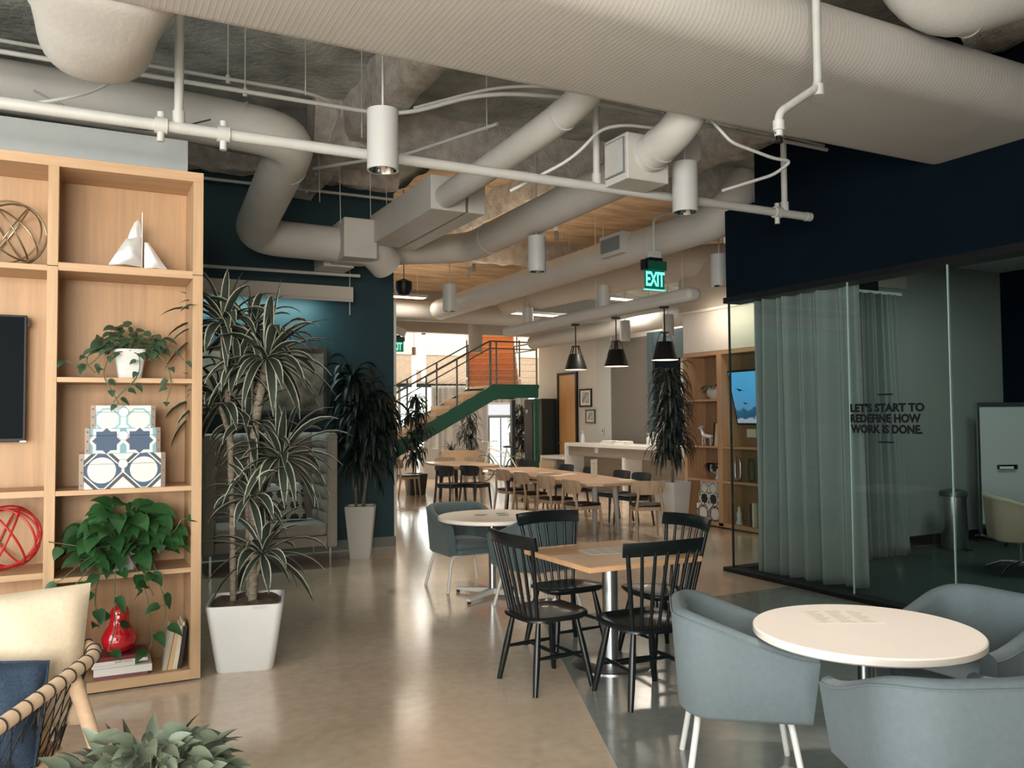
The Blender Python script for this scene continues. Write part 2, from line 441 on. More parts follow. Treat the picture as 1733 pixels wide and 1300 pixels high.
# fireproofed beams under the deck
def beam(name, x0, x1, y0, y1, z0, z1, seed):
    rnd = random.Random(seed); b = MB()
    L = max(x1 - x0, y1 - y0); n = int(L / .12) + 2; alongx = (x1 - x0) > (y1 - y0)
    rings = []
    for i in range(n):
        t = i / (n - 1); w = ((y1 - y0) if alongx else (x1 - x0)) / 2; ring = []
        for a, z in ((-w, z1), (-w * .8, z0 + .08), (-w * .55, z0), (w * .55, z0), (w * .8, z0 + .08), (w, z1)):
            o = a + rnd.uniform(-.02, .02); zz = z + (rnd.uniform(-.02, .02) if z < z1 else 0)
            c = ((y0 + y1) if alongx else (x0 + x1)) / 2 + o; l = (x0 + L * t) if alongx else (y0 + L * t)
            ring.append((l, c, zz) if alongx else (c, l, zz))
        rings.append(ring)
    b.loft(rings); struct(name, b, FLUFF, smooth=True, angle=60)
beam('trim_beam_cross', 2.0, 7.6, 7.9, 8.25, 4.32, 4.8, 1)
beam('trim_beam_long', 2.25, 2.62, 2.0, 10.3, 4.36, 4.8, 2)
beam('trim_beam_right', 5.55, 6.05, 5.0, 7.2, 4.25, 4.8, 3)
beam('trim_beam_near', 5.6, 6.1, 3.0, 3.8, 4.3, 4.8, 4)
beam('trim_beam_lounge', -3, 3.6, 10.0, 10.3, 4.55, 4.8, 5)
beam('trim_beam_far', 3.7, 10.4, 12.8, 13.1, 4.3, 4.8, 6)
beam('trim_beam_middle', 4.9, 5.2, 8.3, 18.8, 4.35, 4.8, 8)
beam('trim_beam_side', 8.6, 8.9, 10.4, 18.8, 4.3, 4.8, 9)
struct('trim_wood_soffit', MB().prism([(-.30, 3.42), (.03, 3.25), (-.10, 2.75), (-1.2, 2.9)], 3.15, 3.19), wood('soffit_wood', (.35, .19, .09), .7, .5, axis=0))

# ================================================================== CEILING SERVICES
def ductmat(axis, name, freq=70.0, depth=.10):
    m, nt, b = nodes_of(name); N, L = nt.nodes, nt.links
    tc = N.new('ShaderNodeTexCoord'); w = N.new('ShaderNodeTexWave')
    w.bands_direction = axis; w.inputs['Scale'].default_value = freq / 6.28 * .9; w.inputs['Distortion'].default_value = .15
    L.new(tc.outputs['Object'], w.inputs['Vector'])
    p = N.new('ShaderNodeMath'); p.operation = 'POWER'; p.inputs[1].default_value = 6
    L.new(w.outputs['Fac'], p.inputs[0])
    bp = N.new('ShaderNodeBump'); bp.inputs['Strength'].default_value = depth; bp.inputs['Distance'].default_value = .012
    L.new(p.outputs[0], bp.inputs['Height']); L.new(bp.outputs[0], b.inputs['Normal'])
    n = N.new('ShaderNodeTexNoise'); n.inputs['Scale'].default_value = 2.2
    L.new(tc.outputs['Object'], n.inputs['Vector'])
    r = N.new('ShaderNodeValToRGB'); r.color_ramp.elements[0].color = (.50, .485, .455, 1); r.color_ramp.elements[1].color = (.57, .555, .525, 1)
    L.new(n.outputs['Fac'], r.inputs['Fac']); L.new(r.outputs[0], b.inputs['Base Color'])
    b.inputs['Roughness'].default_value = .55
    return m
DUCTX = ductmat('X', 'ribbed_duct_paint'); DUCTY = ductmat('Y', 'ribbed_duct_paint_across', 50, .06)

# big flat oval duct
t = thing('oval_duct', 'broad flat oval white duct crossing the whole ceiling into the dark wall', 'duct', (0, 0, 3.66))
def oval(x, yc=3.5, yf=4.35, r=.2):
    p = []
    for k in range(13): a = -PI / 2 + PI * k / 12; p.append((x, yf + r * math.cos(a), r + r * math.sin(a)))
    for k in range(13): a = PI / 2 + PI * k / 12; p.append((x, yc + r * math.cos(a), r + r * math.sin(a)))
    return p
MB().loft([oval(-4 + 10.145 * i / 60) for i in range(61)]).build('duct_body', DUCTX, t, smooth=True)
# take-off that bulges down from its left end
rings = []
for y, hw, hh, zc in ((4.3, .52, .17, .2), (4.5, .40, .20, .18), (4.7, .315, .26, .14), (4.95, .30, .29, .14), (5.15, .298, .29, .16), (5.32, .29, .275, .20),
                      (5.46, .27, .23, .29), (5.54, .24, .16, .40), (5.56, .22, .10, .52)):
    rings.append([(.075 + hw * math.copysign(abs(math.cos(a)) ** .85, math.cos(a)), y, zc + hh * math.copysign(abs(math.sin(a)) ** .85, math.sin(a))) for a in [2 * PI * q / 32 for q in range(32)]])
MB().loft(rings).build('take_off', DUCT, t, smooth=True, angle=80)
e = MB(); e.cyl((.075, 5.3, .30), (.075, 5.3, 1.03), .25, n=28); e.build('riser', DUCT, t, smooth=True)

def duct(name, label, pts, r, fr=.45, mtl=None, n=26, rings=(), build=True):
    t = thing(name, label, 'duct', pts[0])
    o = Vector(pts[0]); P = [Vector(p) - o for p in fillet(pts, fr)]
    MB().tube(P, r, n).build('duct_body', mtl or DUCT, t, smooth=True)
    for q, d in rings:
        p = Vector(q) - o; dd = Vector(d).normalized() * .012
        MB().cyl(p - dd, p + dd, r * 1.035, n=n).build('seam_band', DUCT, t, smooth=True)
    return t, o
tA, oA = duct('round_duct', 'round white duct zigzagging past the bookcase end into a square box', [(-2.2, 7.35, 4.22), (.3, 7.25, 4.14), (1.0, 7.18, 4.1), (1.60, 6.98, 3.99), (1.66, 9.36, 3.64), (3.0, 9.26, 3.60), (3.22, 9.42, 3.46)],
              .198, .36, None, 28, [((1.62, 7.5, 3.92), (0, 1, -.14)), ((1.2, 7.12, 4.07), (1, -.25, -.2))])
b = MB(); b.box(2.58, 2.96, 8.95, 9.5, 3.42, 3.86); b.build('square_box', DUCT, tA, bevel=.012).location = -oA
b = MB(); b.box(2.50, 2.86, 9.5, 9.95, 3.40, 3.62); b.build('box_neck', DUCT, tA, bevel=.01).location = -oA

tB, oB = duct('branch_duct', 'slim round duct dropping from the oval duct to a long box', [(3.15, 4.55, 4.02), (3.11, 5.02, 3.84), (3.07, 5.7, 3.77), (3.07, 7.30, 3.73)], .112, .25, None, 22,
              [((3.10, 5.15, 3.825), (0, 1, -.1)), ((3.13, 4.78, 3.93), (0, 1, -.4))])
b = MB(); b.box(2.92, 3.28, 7.25, 9.1, 3.60, 3.93); b.build('plenum_box', DUCT, tB, bevel=.01).location = -oB
b = MB(); b.box(3.32, 3.50, 7.28, 9.2, 3.61, 3.93); b.build('side_box', DUCT, tB, bevel=.01).location = -oB

duct('long_duct', 'long round white duct running straight away beneath the deck behind the grille box', [(4.42, 5.42, 3.86), (4.42, 9.72, 3.80), (3.2, 9.98, 3.72)], .185, .38, DUCTY, 28, [((4.42, 9.05, 3.81), (0, 1, 0))])

tG, oG = duct('grille_duct', 'short bent duct ending in a box with a slotted grille', [(3.82, 4.45, 4.0), (3.80, 4.66, 3.70), (3.80, 5.2, 3.58)], .135, .3, None, 26,
              [((3.80, 4.93, 3.637), (0, 1, -.25)), ((3.81, 4.56, 3.83), (0, .5, -.7)), ((3.80, 5.03, 3.615), (0, 1, -.2))])
bx = MB(); bx.box(3.60, 3.98, 5.06, 5.36, 3.41, 3.76); bx.build('outlet_box', DUCT, tG, bevel=.008).location = -oG
g = MB(); g.box(3.585, 3.60, 5.09, 5.33, 3.46, 3.73); go = g.build('grille', mat('shadow_slot', (.16, .19, .21), .6), tG); go.location = -oG
for i in range(11):
    s = MB(); y = 5.10 + i * .0215; s.box(3.578, 3.588, y, y + .009, 3.47, 3.72); s.build('slat', DUCT, go)

tE, oE = duct('low_duct', 'long round duct with a small square outlet, below the tan ceiling', [(6.6, 7.0, 4.25), (6.25, 7.05, 3.80), (6.25, 7.6, 3.78), (6.25, 15.1, 3.74)], .20, .4, DUCTY, 28, [((6.25, 8.2, 3.77), (0, 1, 0))])
bx = MB(); bx.box(5.98, 6.2, 8.55, 9.05, 3.68, 3.95); q = bx.build('outlet_box', DUCT, tE, bevel=.008); q.location = -oE
MB().box(5.965, 5.98, 8.6, 9.0, 3.73, 3.9).build('grille', mat('shadow_slot', (.16, .19, .21), .6), q)
duct('upper_duct', 'beige round duct curving under the tan ceiling behind the exit sign', [(9.4, 9.4, 4.05), (8.3, 9.9, 3.98), (8.0, 13.0, 3.98), (7.75, 15.1, 3.95)], .25, .8, DUCTY, 26)
duct('crossing_duct', 'beige duct running sideways above the stair opening', [(3.7, 15.6, 3.76), (8.6, 15.5, 3.74)], .20, .2, DUCTX, 24, [((8.4, 15.5, 3.74), (1, 0, 0))])
duct('crossing_duct', 'narrower beige duct continuing to the right of the crossing duct', [(8.66, 15.7, 3.72), (10.3, 15.2, 3.80), (11.5, 14.2, 3.9)], .15, .2, None, 22)
duct('wall_duct', 'white duct close above the grey fabric wall panel', [(9.9, 11.2, 3.45), (9.85, 13.6, 3.46), (9.7, 17.6, 3.42)], .16, .2, DUCTY, 22)
duct('corner_duct', 'white duct elbow above the oval duct in the near corner', [(4.05, 3.25, 4.52), (4.52, 3.22, 4.02), (5.2, 2.9, 4.25), (5.9, 2.6, 4.5)], .17, .3, None, 28, [((4.72, 3.14, 4.09), (.9, -.3, .35))])
duct('corner_duct', 'shorter white duct behind the near corner elbow', [(3.2, 3.75, 4.55), (4.2, 3.65, 4.42), (4.9, 3.6, 4.52)], .13, .3, None, 22)

# sprinkler main and other pipes
t = thing('sprinkler_pipe', 'thick white sprinkler pipe crossing below the ducts', 'pipe', (0, 5.4, 3.42))
MB().tube([(-4.2, 0, 0), (5.80, 0, 0)], .036, 18).build('pipe', PIPE, t, smooth=True)
MB().cyl((5.77, 0, 0), (5.83, 0, 0), .040, n=18).build('end_cap', PIPE, t, smooth=True)
for x in (.43, .79, 5.43):
    h = MB(); h.cyl((x - .035, 0, 0), (x + .035, 0, 0), .05, n=16); h.cyl((x, 0, -.10), (x, 0, .08), .022, n=10); h.build('clamp', PIPE, t, smooth=True)
for x, z in ((.53, 1.2), (3.55, .72), (5.52, .62)):
    h = MB(); h.cyl((x, 0, .02), (x, 0, z), .027, n=14); h.build('riser', PIPE, t, smooth=True)
    h = MB(); h.cyl((x, 0, .02), (x, 0, .10), .037, n=14); h.build('fitting', PIPE, t, smooth=True)
t = thing('sprinkler_drop', 'white sprinkler drop pipe bent beside the oval duct with black head', 'sprinkler', (3.5, 3.17, 3.38))
P = fillet([(0, 0, 1.3), (0, 0, .02), (-.31, -.02, -.18), (-.31, -.02, -.30)], .05)
P = [(p[0] + .0, p[1], p[2]) for p in P]
MB().tube(P, .022, 14).build('pipe', PIPE, t, smooth=True)
MB().cyl((-.31, -.02, -.22), (-.31, -.02, -.27), .03, n=14).build('coupling', PIPE, t, smooth=True)
h = MB(); h.cyl((-.31, -.02, -.27), (-.31, -.02, -.325), .008, n=8); h.cyl((-.31, -.02, -.325), (-.31, -.02, -.332), .02, n=12)
h.bar((-.33, -.02, -.28), (-.325, -.02, -.325), .006, .006); h.bar((-.29, -.02, -.28), (-.295, -.02, -.325), .006, .006)
h.build('sprinkler_head', BLACK, t)
MB().cyl((0, 0, .03), (0, 0, -.03), .032, n=14).build('elbow_fitting', PIPE, t, smooth=True)

def pipe(name, label, pts, r=.014, fr=.12, cat='conduit', m=PIPE, hang=(), group=None, n=10):
    t = thing(name, label, cat, pts[0], group=group); o = Vector(pts[0])
    MB().tube([Vector(p) - o for p in fillet(pts, fr)], r, n).build('pipe', m, t, smooth=True)
    for h in hang:
        p = Vector(h) - o; MB().cyl(p, p + Vector((0, 0, 4.74 - h[2])), .005, n=6).build('hanger_rod', m, t)
        MB().cyl(p + Vector((0, 0, -.03)), p + Vector((0, 0, .03)), .016, n=8).build('hanger_clip', m, t)
    return t
pipe('conduit', 'lower of two parallel white conduits, passing just over the largest downlight', [(-4, 6.18, 4.0), (2.2, 6.15, 4.0), (2.62, 5.45, 4.02), (3.2, 5.26, 4.02), (5.95, 5.30, 4.02)], .017, .3, hang=[(1.05, 6.17, 4.0), (4.1, 5.27, 4.02)])
pipe('conduit', 'upper white conduit that bends down toward the largest downlight', [(-4, 6.3, 4.12), (1.55, 6.28, 4.12), (1.82, 6.4, 4.1), (1.98, 7.5, 4.06)], .014, .18, hang=[(.95, 6.29, 4.12)])
pipe('conduit', 'white conduit doubling the lower one toward the dark wall', [(2.3, 6.05, 4.05), (2.75, 5.4, 4.08), (3.3, 5.2, 4.08), (5.98, 5.36, 4.08)], .013, .3, hang=[(4.9, 5.3, 4.08)])
pipe('conduit', 'white conduit arching over the grille box', [(2.9, 5.6, 3.36), (3.28, 5.3, 3.58), (3.46, 5.2, 3.80), (3.62, 5.12, 3.83), (3.9, 5.05, 3.82)], .013, .15)
pipe('conduit', 'thin white conduit looping at the dark wall end', [(3.9, 4.62, 3.86), (4.1, 4.5, 3.58), (4.45, 4.45, 3.50), (4.62, 4.44, 3.50), (4.5, 4.5, 3.40), (4.1, 4.6, 3.26)], .012, .06)
pipe('conduit', 'pale pipe high on the navy lounge wall', [(.2, 9.9, 4.36), (3.5, 9.9, 4.37)], .018, .1, hang=[(2.4, 9.9, 4.36)])
pipe('conduit', 'pale pipe low along the navy lounge wall above the linear light', [(.2, 9.9, 3.36), (3.05, 9.9, 3.38)], .02, .1)
pipe('conduit', 'pale pipe slanting past the largest downlight', [(2.05, 8.2, 4.12), (2.7, 7.3, 4.1), (3.1, 6.2, 4.1)], .016, .1)
pipe('cable_bundle', 'loose pale cable drooping over the bookcase wall', [(-.8, 5.9, 3.62), (-.35, 5.95, 3.60), (-.1, 5.9, 3.66), (.12, 6.0, 3.8), (.4, 6.0, 4.1), (.62, 6.1, 4.55)], .011, .2, 'cable', n=8)
pipe('cable_bundle', 'thin dark cable sagging under the round duct', [(-.3, 6.8, 4.0), (.1, 6.75, 3.82), (.5, 6.75, 3.80), (.9, 6.8, 3.98)], .006, .3, 'cable', m=STEELD, n=6)
for i, (x, y, z) in enumerate(((2.2, 8.6, 3.9), (2.45, 8.7, 3.72), (2.75, 8.6, 3.8), (3.0, 8.8, 3.88), (2.62, 8.2, 4.0))):
    pipe('hanger_wire', 'thin hanger wire against the dark lounge ceiling', [(x, y, 4.7), (x + .02, y, z)], .004, .1, 'wire', group='hanger wires over the lounge', n=6)
for i, (x, y) in enumerate(((1.42, 5.9), (2.05, 6.6), (2.9, 6.0), (5.3, 6.3), (4.8, 10.4), (5.6, 9.3), (7.2, 11.8), (8.1, 12.4))):
    pipe('hanger_wire', 'thin pale hanger wire under the tan and grey deck', [(x, y, 4.72), (x, y, 3.95)], .004, .1, 'wire', group='hanger wires under the deck', n=6)
pipe('brace', 'slanted pale brace between the round ducts', [(5.35, 9.2, 4.7), (5.55, 9.4, 3.95)], .03, .1, 'brace', m=FLUFF)
pipe('brace', 'pale brace leaning left under the tan deck far away', [(5.4, 11.6, 4.66), (5.55, 12.0, 3.95)], .03, .1, 'brace', m=FLUFF)
pipe('brace', 'pale brace leaning right under the tan deck far away', [(5.75, 12.2, 4.7), (5.55, 12.2, 3.9)], .025, .1, 'brace', m=FLUFF)

# downlights: pendant cylinders on one grid
LAMPIN = mat('downlight_reflector', (.75, .75, .74), .1, metal=1.0)
def downlight(loc, label):
    t = thing('downlight', label, 'ceiling light', loc, group='white cylinder downlights')
    MB().lathe([(.088, .0), (.1, .0), (.1, .385), (.085, .39), (.0, .39)], n=32, cap=False).build('housing', LAMPW, t, smooth=True)
    MB().lathe([(.088, .002), (.066, .05), (.03, .075), (0, .08)], n=24, cap=False).build('reflector', LAMPIN, t, smooth=True)
    for a in (0.3, 2.4, 4.5):
        MB().lathe([(.0, .0), (.016, .006), (.018, .02), (.0, .03)], (.035 * math.cos(a), .035 * math.sin(a), .02), n=10).build('lamp', CHROME, t, smooth=True)
    MB().cyl((0, 0, .39), (0, 0, 4.74 - loc[2]), .007, n=6).build('stem', PIPE, t)
    return t
d0 = downlight((1.71, 5.06, 3.22), 'largest white cylinder downlight, nearest the bookcase')
for loc, lb in (((4.17, 5.10, 3.22), 'white cylinder downlight close to the dark header and grille box'),
                ((4.42, 7.92, 3.22), 'white cylinder downlight between the two long ducts'),
                ((4.72, 11.02, 3.16), 'grey-looking cylinder downlight beside the navy wall end'),
                ((7.18, 13.22, 3.22), 'small cylinder downlight above the stair landing'),
                ((7.02, 10.52, 3.22), 'cylinder downlight left of the exit sign'),
                ((6.93, 7.86, 3.22), 'cylinder downlight half hidden by the dark header'),
                ((9.12, 12.97, 3.05), 'small cylinder downlight left of the middle black pendant'),
                ((9.3, 11.9, 3.05), 'small cylinder downlight between the middle and near black pendants')):
    dup(d0, loc, random.uniform(0, 6), lb)

# track fixture in black, exit signs
t = thing('track_speaker', 'black wall speaker at the navy wall end', 'speaker', (3.88, 10.62, 3.42))
MB().lathe([(.0, -.14), (.07, -.13), (.11, -.05), (.11, .05), (.0, .1)], n=16).build('body', BLACK, t, smooth=True)
MB().cyl((0, 0, .1), (0, 0, 1.3), .006, n=6).build('cord', BLACK, t)

def text_mesh(name, s, size, m, parent, loc, rot, ext=.002, bold=0.0, align='CENTER', spacing=1.0):
    cu = bpy.data.curves.new(name, 'FONT'); cu.body = s; cu.size = size; cu.extrude = ext; cu.offset = bold
    cu.align_x = align; cu.align_y = 'CENTER'; cu.space_character = spacing; cu.resolution_u = 3
    tmp = bpy.data.objects.new(name, cu); COL.objects.link(tmp)
    dg = bpy.context.evaluated_depsgraph_get(); me = bpy.data.meshes.new_from_object(tmp.evaluated_get(dg))
    bpy.data.objects.remove(tmp); bpy.data.curves.remove(cu)
    me.name = name; me.materials.clear(); me.materials.append(m)
    o = bpy.data.objects.new(name, me); COL.objects.link(o)
    if parent: o.parent = parent
    o.location = loc; o.rotation_euler = rot
    return o
EXITG = mat('exit_letter_glow', (.2, .9, .7), .4, emit=(.20, 1.0, .72), estr=.95)
EXITP = mat('exit_panel_green', (.01, .10, .075), .3, emit=(.0, .16, .11), estr=.35)
def exit_sign(loc, rz, w, label):
    t = thing('exit_sign', label, 'exit sign', loc, rz)
    MB().box(-w / 2, w / 2, -.012, .012, -.125, .10).build('panel', EXITP, t, bevel=.004)
    f = MB(); f.box(-w / 2 - .004, w / 2 + .004, -.016, .016, -.132, -.122); f.build('glow_rim', EXITG, t)
    h = MB(); h.box(-w / 2 - .02, w / 2 + .025, -.03, .03, .10, .205); h.build('housing', GREEN, t, bevel=.008)
    h = MB(); h.box(-w / 2 - .035, -w / 2 + .02, -.045, .035, .09, .21); h.build('end_cap', BLACK, t, bevel=.01)
    MB().box(-.09, .09, -.04, .04, .205, .235).build('canopy', BLACK, t)
    l = text_mesh('lettering', 'EXIT', .175, EXITG, t, (0, -.015, -.015), (PI / 2, 0, 0), .002, .004, spacing=.92); l.scale = (.78, 1.30, 1)
    return t
t = exit_sign((5.80, 7.66, 3.20), 0, .27, 'glowing green EXIT sign hanging on a bent conduit in mid air')
MB().tube([Vector(p) for p in fillet([(.0, 0, .30), (.0, 0, .68), (.1, -.02, .74), (.55, -.1, .86)], .1)], .014, 8).build('conduit', PIPE, t, smooth=True)
MB().box(-.06, .07, -.04, .04, .235, .31).build('junction_box', PIPE, t)
t = exit_sign((6.10, 17.2, 3.19), 0, .34, 'small green exit sign half hidden by the navy wall edge')
MB().cyl((0, 0, .2), (0, 0, 1.5), .012, n=6).build('stem', PIPE, t)
t = thing('light_fitting', 'white angled light fitting above the half hidden exit sign', 'fixture', (5.98, 16.9, 3.52))
M = Euler((.3, .25, .4)).to_matrix().to_4x4(); MB().box(-.2, .2, -.14, .14, -.08, .08, M).build('body', WHITEM, t, bevel=.01)
MB().cyl((0, 0, 0), (0, 0, 1.3), .012, n=6).build('stem', PIPE, t)

# linear fixtures
t = thing('linear_light', 'long white linear wall light above the lounge picture', 'wall light', (0, 10.06, 3.17))
MB().box(.3, 3.0, -.06, .06, -.068, .085).box(.3, 3.0, -.06, -.045, -.10, -.068).build('housing', mat('linear_housing', (.60, .56, .51), .6), t, bevel=.006)
MB().box(.34, 2.55, .02, .055, -.078, -.070).build('diffuser', mat('linear_glow', (.8, .9, .85), .4, emit=(.75, 1, .92), estr=2.0), t)
for x in (.8, 2.7): MB().box(x - .015, x + .015, .06, .288, -.02, .02).build('bracket', BLACK, t)
MB().cyl((2.98, .03, -.25), (2.98, .03, .3), .006, n=6).build('wire', PIPE, t)
GLOWP = mat('panel_glow', (.9, .85, .75), .4, emit=(1, .86, .68), estr=2.6)
for loc, L, rz, lb in (((5.42, 15.0, 3.93), 1.0, .0, 'slim lit ceiling panel beyond the navy wall end'),
                       ((8.1, 14.2, 3.62), 1.5, .1, 'long slim ceiling panel under the far deck'),
                       ((9.6, 13.4, 3.90), 1.3, .1, 'slim ceiling panel near the beige soffit')):
    t = thing('ceiling_panel_light', lb, 'ceiling light', loc, rz)
    MB().box(-L / 2, L / 2, -.12, .12, 0, .05).build('housing', WHITEM, t)
    MB().box(-L / 2 + .03, L / 2 - .03, -.1, .1, -.008, .0).build('diffuser', GLOWP, t)
    for x in (-L / 3, L / 3): MB().cyl((x, 0, .05), (x, 0, 4.74 - loc[2]), .005, n=6).build('wire', PIPE, t)
# ================================================================== PLANT HELPERS
def leaf(b, base, d, up, L, W, droop=.3, n=6, heart=False, fold=.18, twist=0.0):
    """one leaf of n rows x 3 verts; bends down along its length"""
    base, d = Vector(base), Vector(d).normalized(); up = Vector(up)
    side = d.cross(up)
    if side.length < 1e-3: side = d.orthogonal()
    side.normalize(); p = base.copy(); V = []; UV = []
    for i in range(n + 1):
        t = i / n
        if heart: w = W * (math.sin(PI * min(1, (t * .92 + .08)) ** .62)) * (1 - .15 * t)
        else: w = W * min(1, (.35 + t * 2.2)) * (1 - max(0, (t - .45) / .55) ** 1.8)
        if t == 1: w = W * .02
        nrm = side.cross(d).normalized(); s2 = (side * math.cos(twist * t) + nrm * math.sin(twist * t))
        V += [p - s2 * w / 2 + nrm * fold * w, p, p + s2 * w / 2 + nrm * fold * w]
        UV += [(0, t), (.5, t), (1, t)]
        if i < n:
            p = p + d * (L / n)
            d = (d + Vector((0, 0, -droop * (.4 + 1.2 * t)))).normalized()
            sd = d.cross(side.cross(d)); side = sd.normalized() if sd.length > 1e-4 else side
    F = []
    for i in range(n):
        for j in (0, 1): F.append((i * 3 + j, i * 3 + j + 1, i * 3 + j + 4, i * 3 + j + 3))
    b.add(V, F, UV)

def crown(b, c, n, L, W, lo=-.35, hi=1.25, droop=.28, rnd=random, squash=None):
    for i in range(n):
        a = i * 2.39996 + rnd.uniform(-.3, .3); el = lo + (hi - lo) * ((i + .5) / n) + rnd.uniform(-.15, .15)
        d = Vector((math.cos(a) * math.cos(el), math.sin(a) * math.cos(el), math.sin(el)))
        if squash: d = Vector((d.x * squash[0], d.y * squash[1], d.z))
        l = L * rnd.uniform(.7, 1.12)
        leaf(b, Vector(c) + Vector((d.x, d.y, d.z * .5)) * .02, d, (0, 0, 1) if abs(d.z) < .95 else (1, 0, 0), l, W * rnd.uniform(.8, 1.15),
             droop * rnd.uniform(.6, 1.5), 8, twist=rnd.uniform(-.7, .7))

def vine(bl, bs, pts, step, size, rnd):
    P = fillet(pts, .12, 5); bs.tube(P, .0035, 5)
    acc = 0; side = 1
    for i in range(1, len(P)):
        acc += (P[i] - P[i - 1]).length
        if acc > step:
            acc = 0; side = -side; t = (P[i] - P[i - 1]).normalized()
            d = Vector((rnd.uniform(-1, 1), rnd.uniform(-1.1, .3), rnd.uniform(-.5, .35))).normalized()
            q = P[i] + d * size * .35
            bs.tube([P[i], q], .002, 4)
            leaf(bl, q, d + Vector((0, 0, -.4)), (0, -.7, .7), size * rnd.uniform(.75, 1.2), size * .72 * rnd.uniform(.8, 1.1), .22, 6, True, .12)

def pothos(t, c, rx, rz, n, size, vines, m, seed, ry=.16, dense=1):
    """bushy dome of heart leaves over a pot at local c, plus trailing vines"""
    rnd = random.Random(seed); bl, bs = MB(), MB(); c = Vector(c)
    for i in range(n):
        a = rnd.uniform(0, 2 * PI); u = rnd.uniform(0, 1) ** .6; h = rnd.uniform(-.15, 1)
        p = c + Vector((math.cos(a) * rx * u, math.sin(a) * ry * u - .03, rz * h * (1 - .55 * u * u)))
        d = Vector((math.cos(a) * .8 + rnd.uniform(-.4, .4), math.sin(a) * .6 - .45, rnd.uniform(-.55, .25)))
        bs.tube([c + Vector((0, 0, -.02)), (c + p) / 2 + Vector((0, 0, .03)), p], .0022, 4)
        leaf(bl, p, d, (rnd.uniform(-.3, .3), -.6, .8), size * rnd.uniform(.7, 1.25), size * .74 * rnd.uniform(.8, 1.15), .2, 6, True, .12)
    for v in vines: vine(bl, bs, v, size * .66, size * .72, rnd)
    bl.build('leaves', m, t, smooth=True, angle=180); bs.build('vines', STEM, t, smooth=True)

# ================================================================== TALL BOOKCASE
BY0, BY1 = 5.69, 6.09
t = thing('bookcase', 'tall light oak bookcase filled with plants, boxes and ornaments', 'bookcase', (0, BY0, 0))
D = BY1 - BY0
def bpart(name, x0, x1, z0, z1, m, y0=0.0, y1=D):
    MB().box(x0, x1, y0, y1, z0, z1).build(name, m, t, bevel=.0015)
for x0, x1 in ((.651, .712), (-.168, -.110), (-1.75, -1.69)):
    bpart('upright', x0, x1, .012, 2.572, OAK); bpart('upright', x0, x1, 2.576, 3.178, OAK)
bpart('top_board', -1.75, .712, 3.178, 3.240, OAKH); bpart('bottom_board', -1.69, .651, .012, .074, OAKH, .001)
for z0, z1 in ((2.549, 2.598), (1.877, 1.907), (1.197, 1.227), (.682, .712)): bpart('shelf', -.110, .651, z0, z1, OAKH, .002)
for z0, z1 in ((2.543, 2.576), (1.196, 1.234), (.716, .752)): bpart('shelf', -1.69, -.168, z0, z1, OAKH, .002)
bpart('back_panel', -1.69, .651, .074, 3.178, wood('oak_back_panel', (.45, .285, .16), .84, .5), D - .015, D)
MB().box(-1.7, .69, .03, .37, 0, .012).build('plinth', BLACK, t)

# left bay
t = thing('television', 'black wall-mounted television in the left bay of the oak bookcase', 'television', (-.9, 6.0, 1.908))
MB().box(-.62, .62, -.02, .03, -.391, .391).build('casing', BLACK, t, bevel=.004)
MB().box(-.605, .605, -.022, -.0195, -.37, .38).build('screen', BLACKG, t)
MB().box(.59, .622, -.024, .0, -.391, -.384).build('corner_trim', STEEL, t)
MB().box(.62, .635, -.01, .02, .32, .37).build('sensor_block', BLACK, t)
MB().box(-.2, .2, .03, .074, -.2, .2).build('wall_mount', BLACK, t)
def wire_ball(name, label, loc, R, r, m, seed, n=5):
    t = thing(name, label, 'ornament', loc); rnd = random.Random(seed)
    for i in range(n):
        M = Euler((math.radians(68 + rnd.uniform(-14, 14)), 0, 2 * PI * i / n * 1.0 + seed + rnd.uniform(-.25, .25))).to_matrix()
        e = rnd.uniform(.94, 1.0)
        P = [M @ Vector((R * math.cos(a), R * e * math.sin(a), 0)) for a in [2 * PI * k / 56 for k in range(56)]]
        q = MB().tube(P, r, 8, closed=True); q.build('ring', m, t, smooth=True)
    lo = min((o.matrix_basis @ v.co).z for o in kids(t) for v in o.data.vertices)
    for o in kids(t): o.location.z = -lo + .0012
    return t
wire_ball('wire_sphere', 'aged brass wire sphere at the top of the oak bookcase', (-.375, 5.862, 2.576), .198, .0058, BRASS, 4, 6)
wire_ball('wire_sphere', 'red wire sphere on a low shelf of the oak bookcase', (-.375, 5.862, .753), .196, .0066, REDW, 8, 6)

# silver sailboat
t = thing('sailboat_ornament', 'polished silver sailboat ornament on the upper oak shelf', 'ornament', (.335, 5.86, 2.599))
MB().prism([(-.155, -.03), (.12, -.03), (.165, 0), (.12, .03), (-.155, .03)], 0, .022).build('hull', SILVER, t, bevel=.004)
def sail(outline, bulge, y):
    b = MB(); cx = sum(p[0] for p in outline) / len(outline); cz = sum(p[1] for p in outline) / len(outline)
    for s_, dy in ((1, 0), (-1, .012)):
        V = [(cx, y - bulge + dy, cz)] + [(cx + (x - cx) * k, y - bulge * (1 - k * k) + dy, cz + (z - cz) * k) for k in (.5, 1) for x, z in outline]
        n = len(outline); F = [(0, 1 + i, 1 + (i + 1) % n) for i in range(n)] + [(1 + i, 1 + n + i, 1 + n + (i + 1) % n, 1 + (i + 1) % n) for i in range(n)]
        b.add(V, F)
    return b
main = [(-.165, .035), (-.115, .13), (-.07, .205), (-.03, .215), (.018, .225), (.022, .12), (.024, .03), (-.07, .042)]
sail(main, .03, -.005).build('mainsail', SILVER, t, smooth=True, angle=180)
back = [(-.062, .19), (-.045, .26), (-.022, .315), (.002, .34), (.018, .30), (.022, .20), (-.02, .18)]
sail(back, .012, .012).build('topsail', SILVER, t, smooth=True, angle=180)
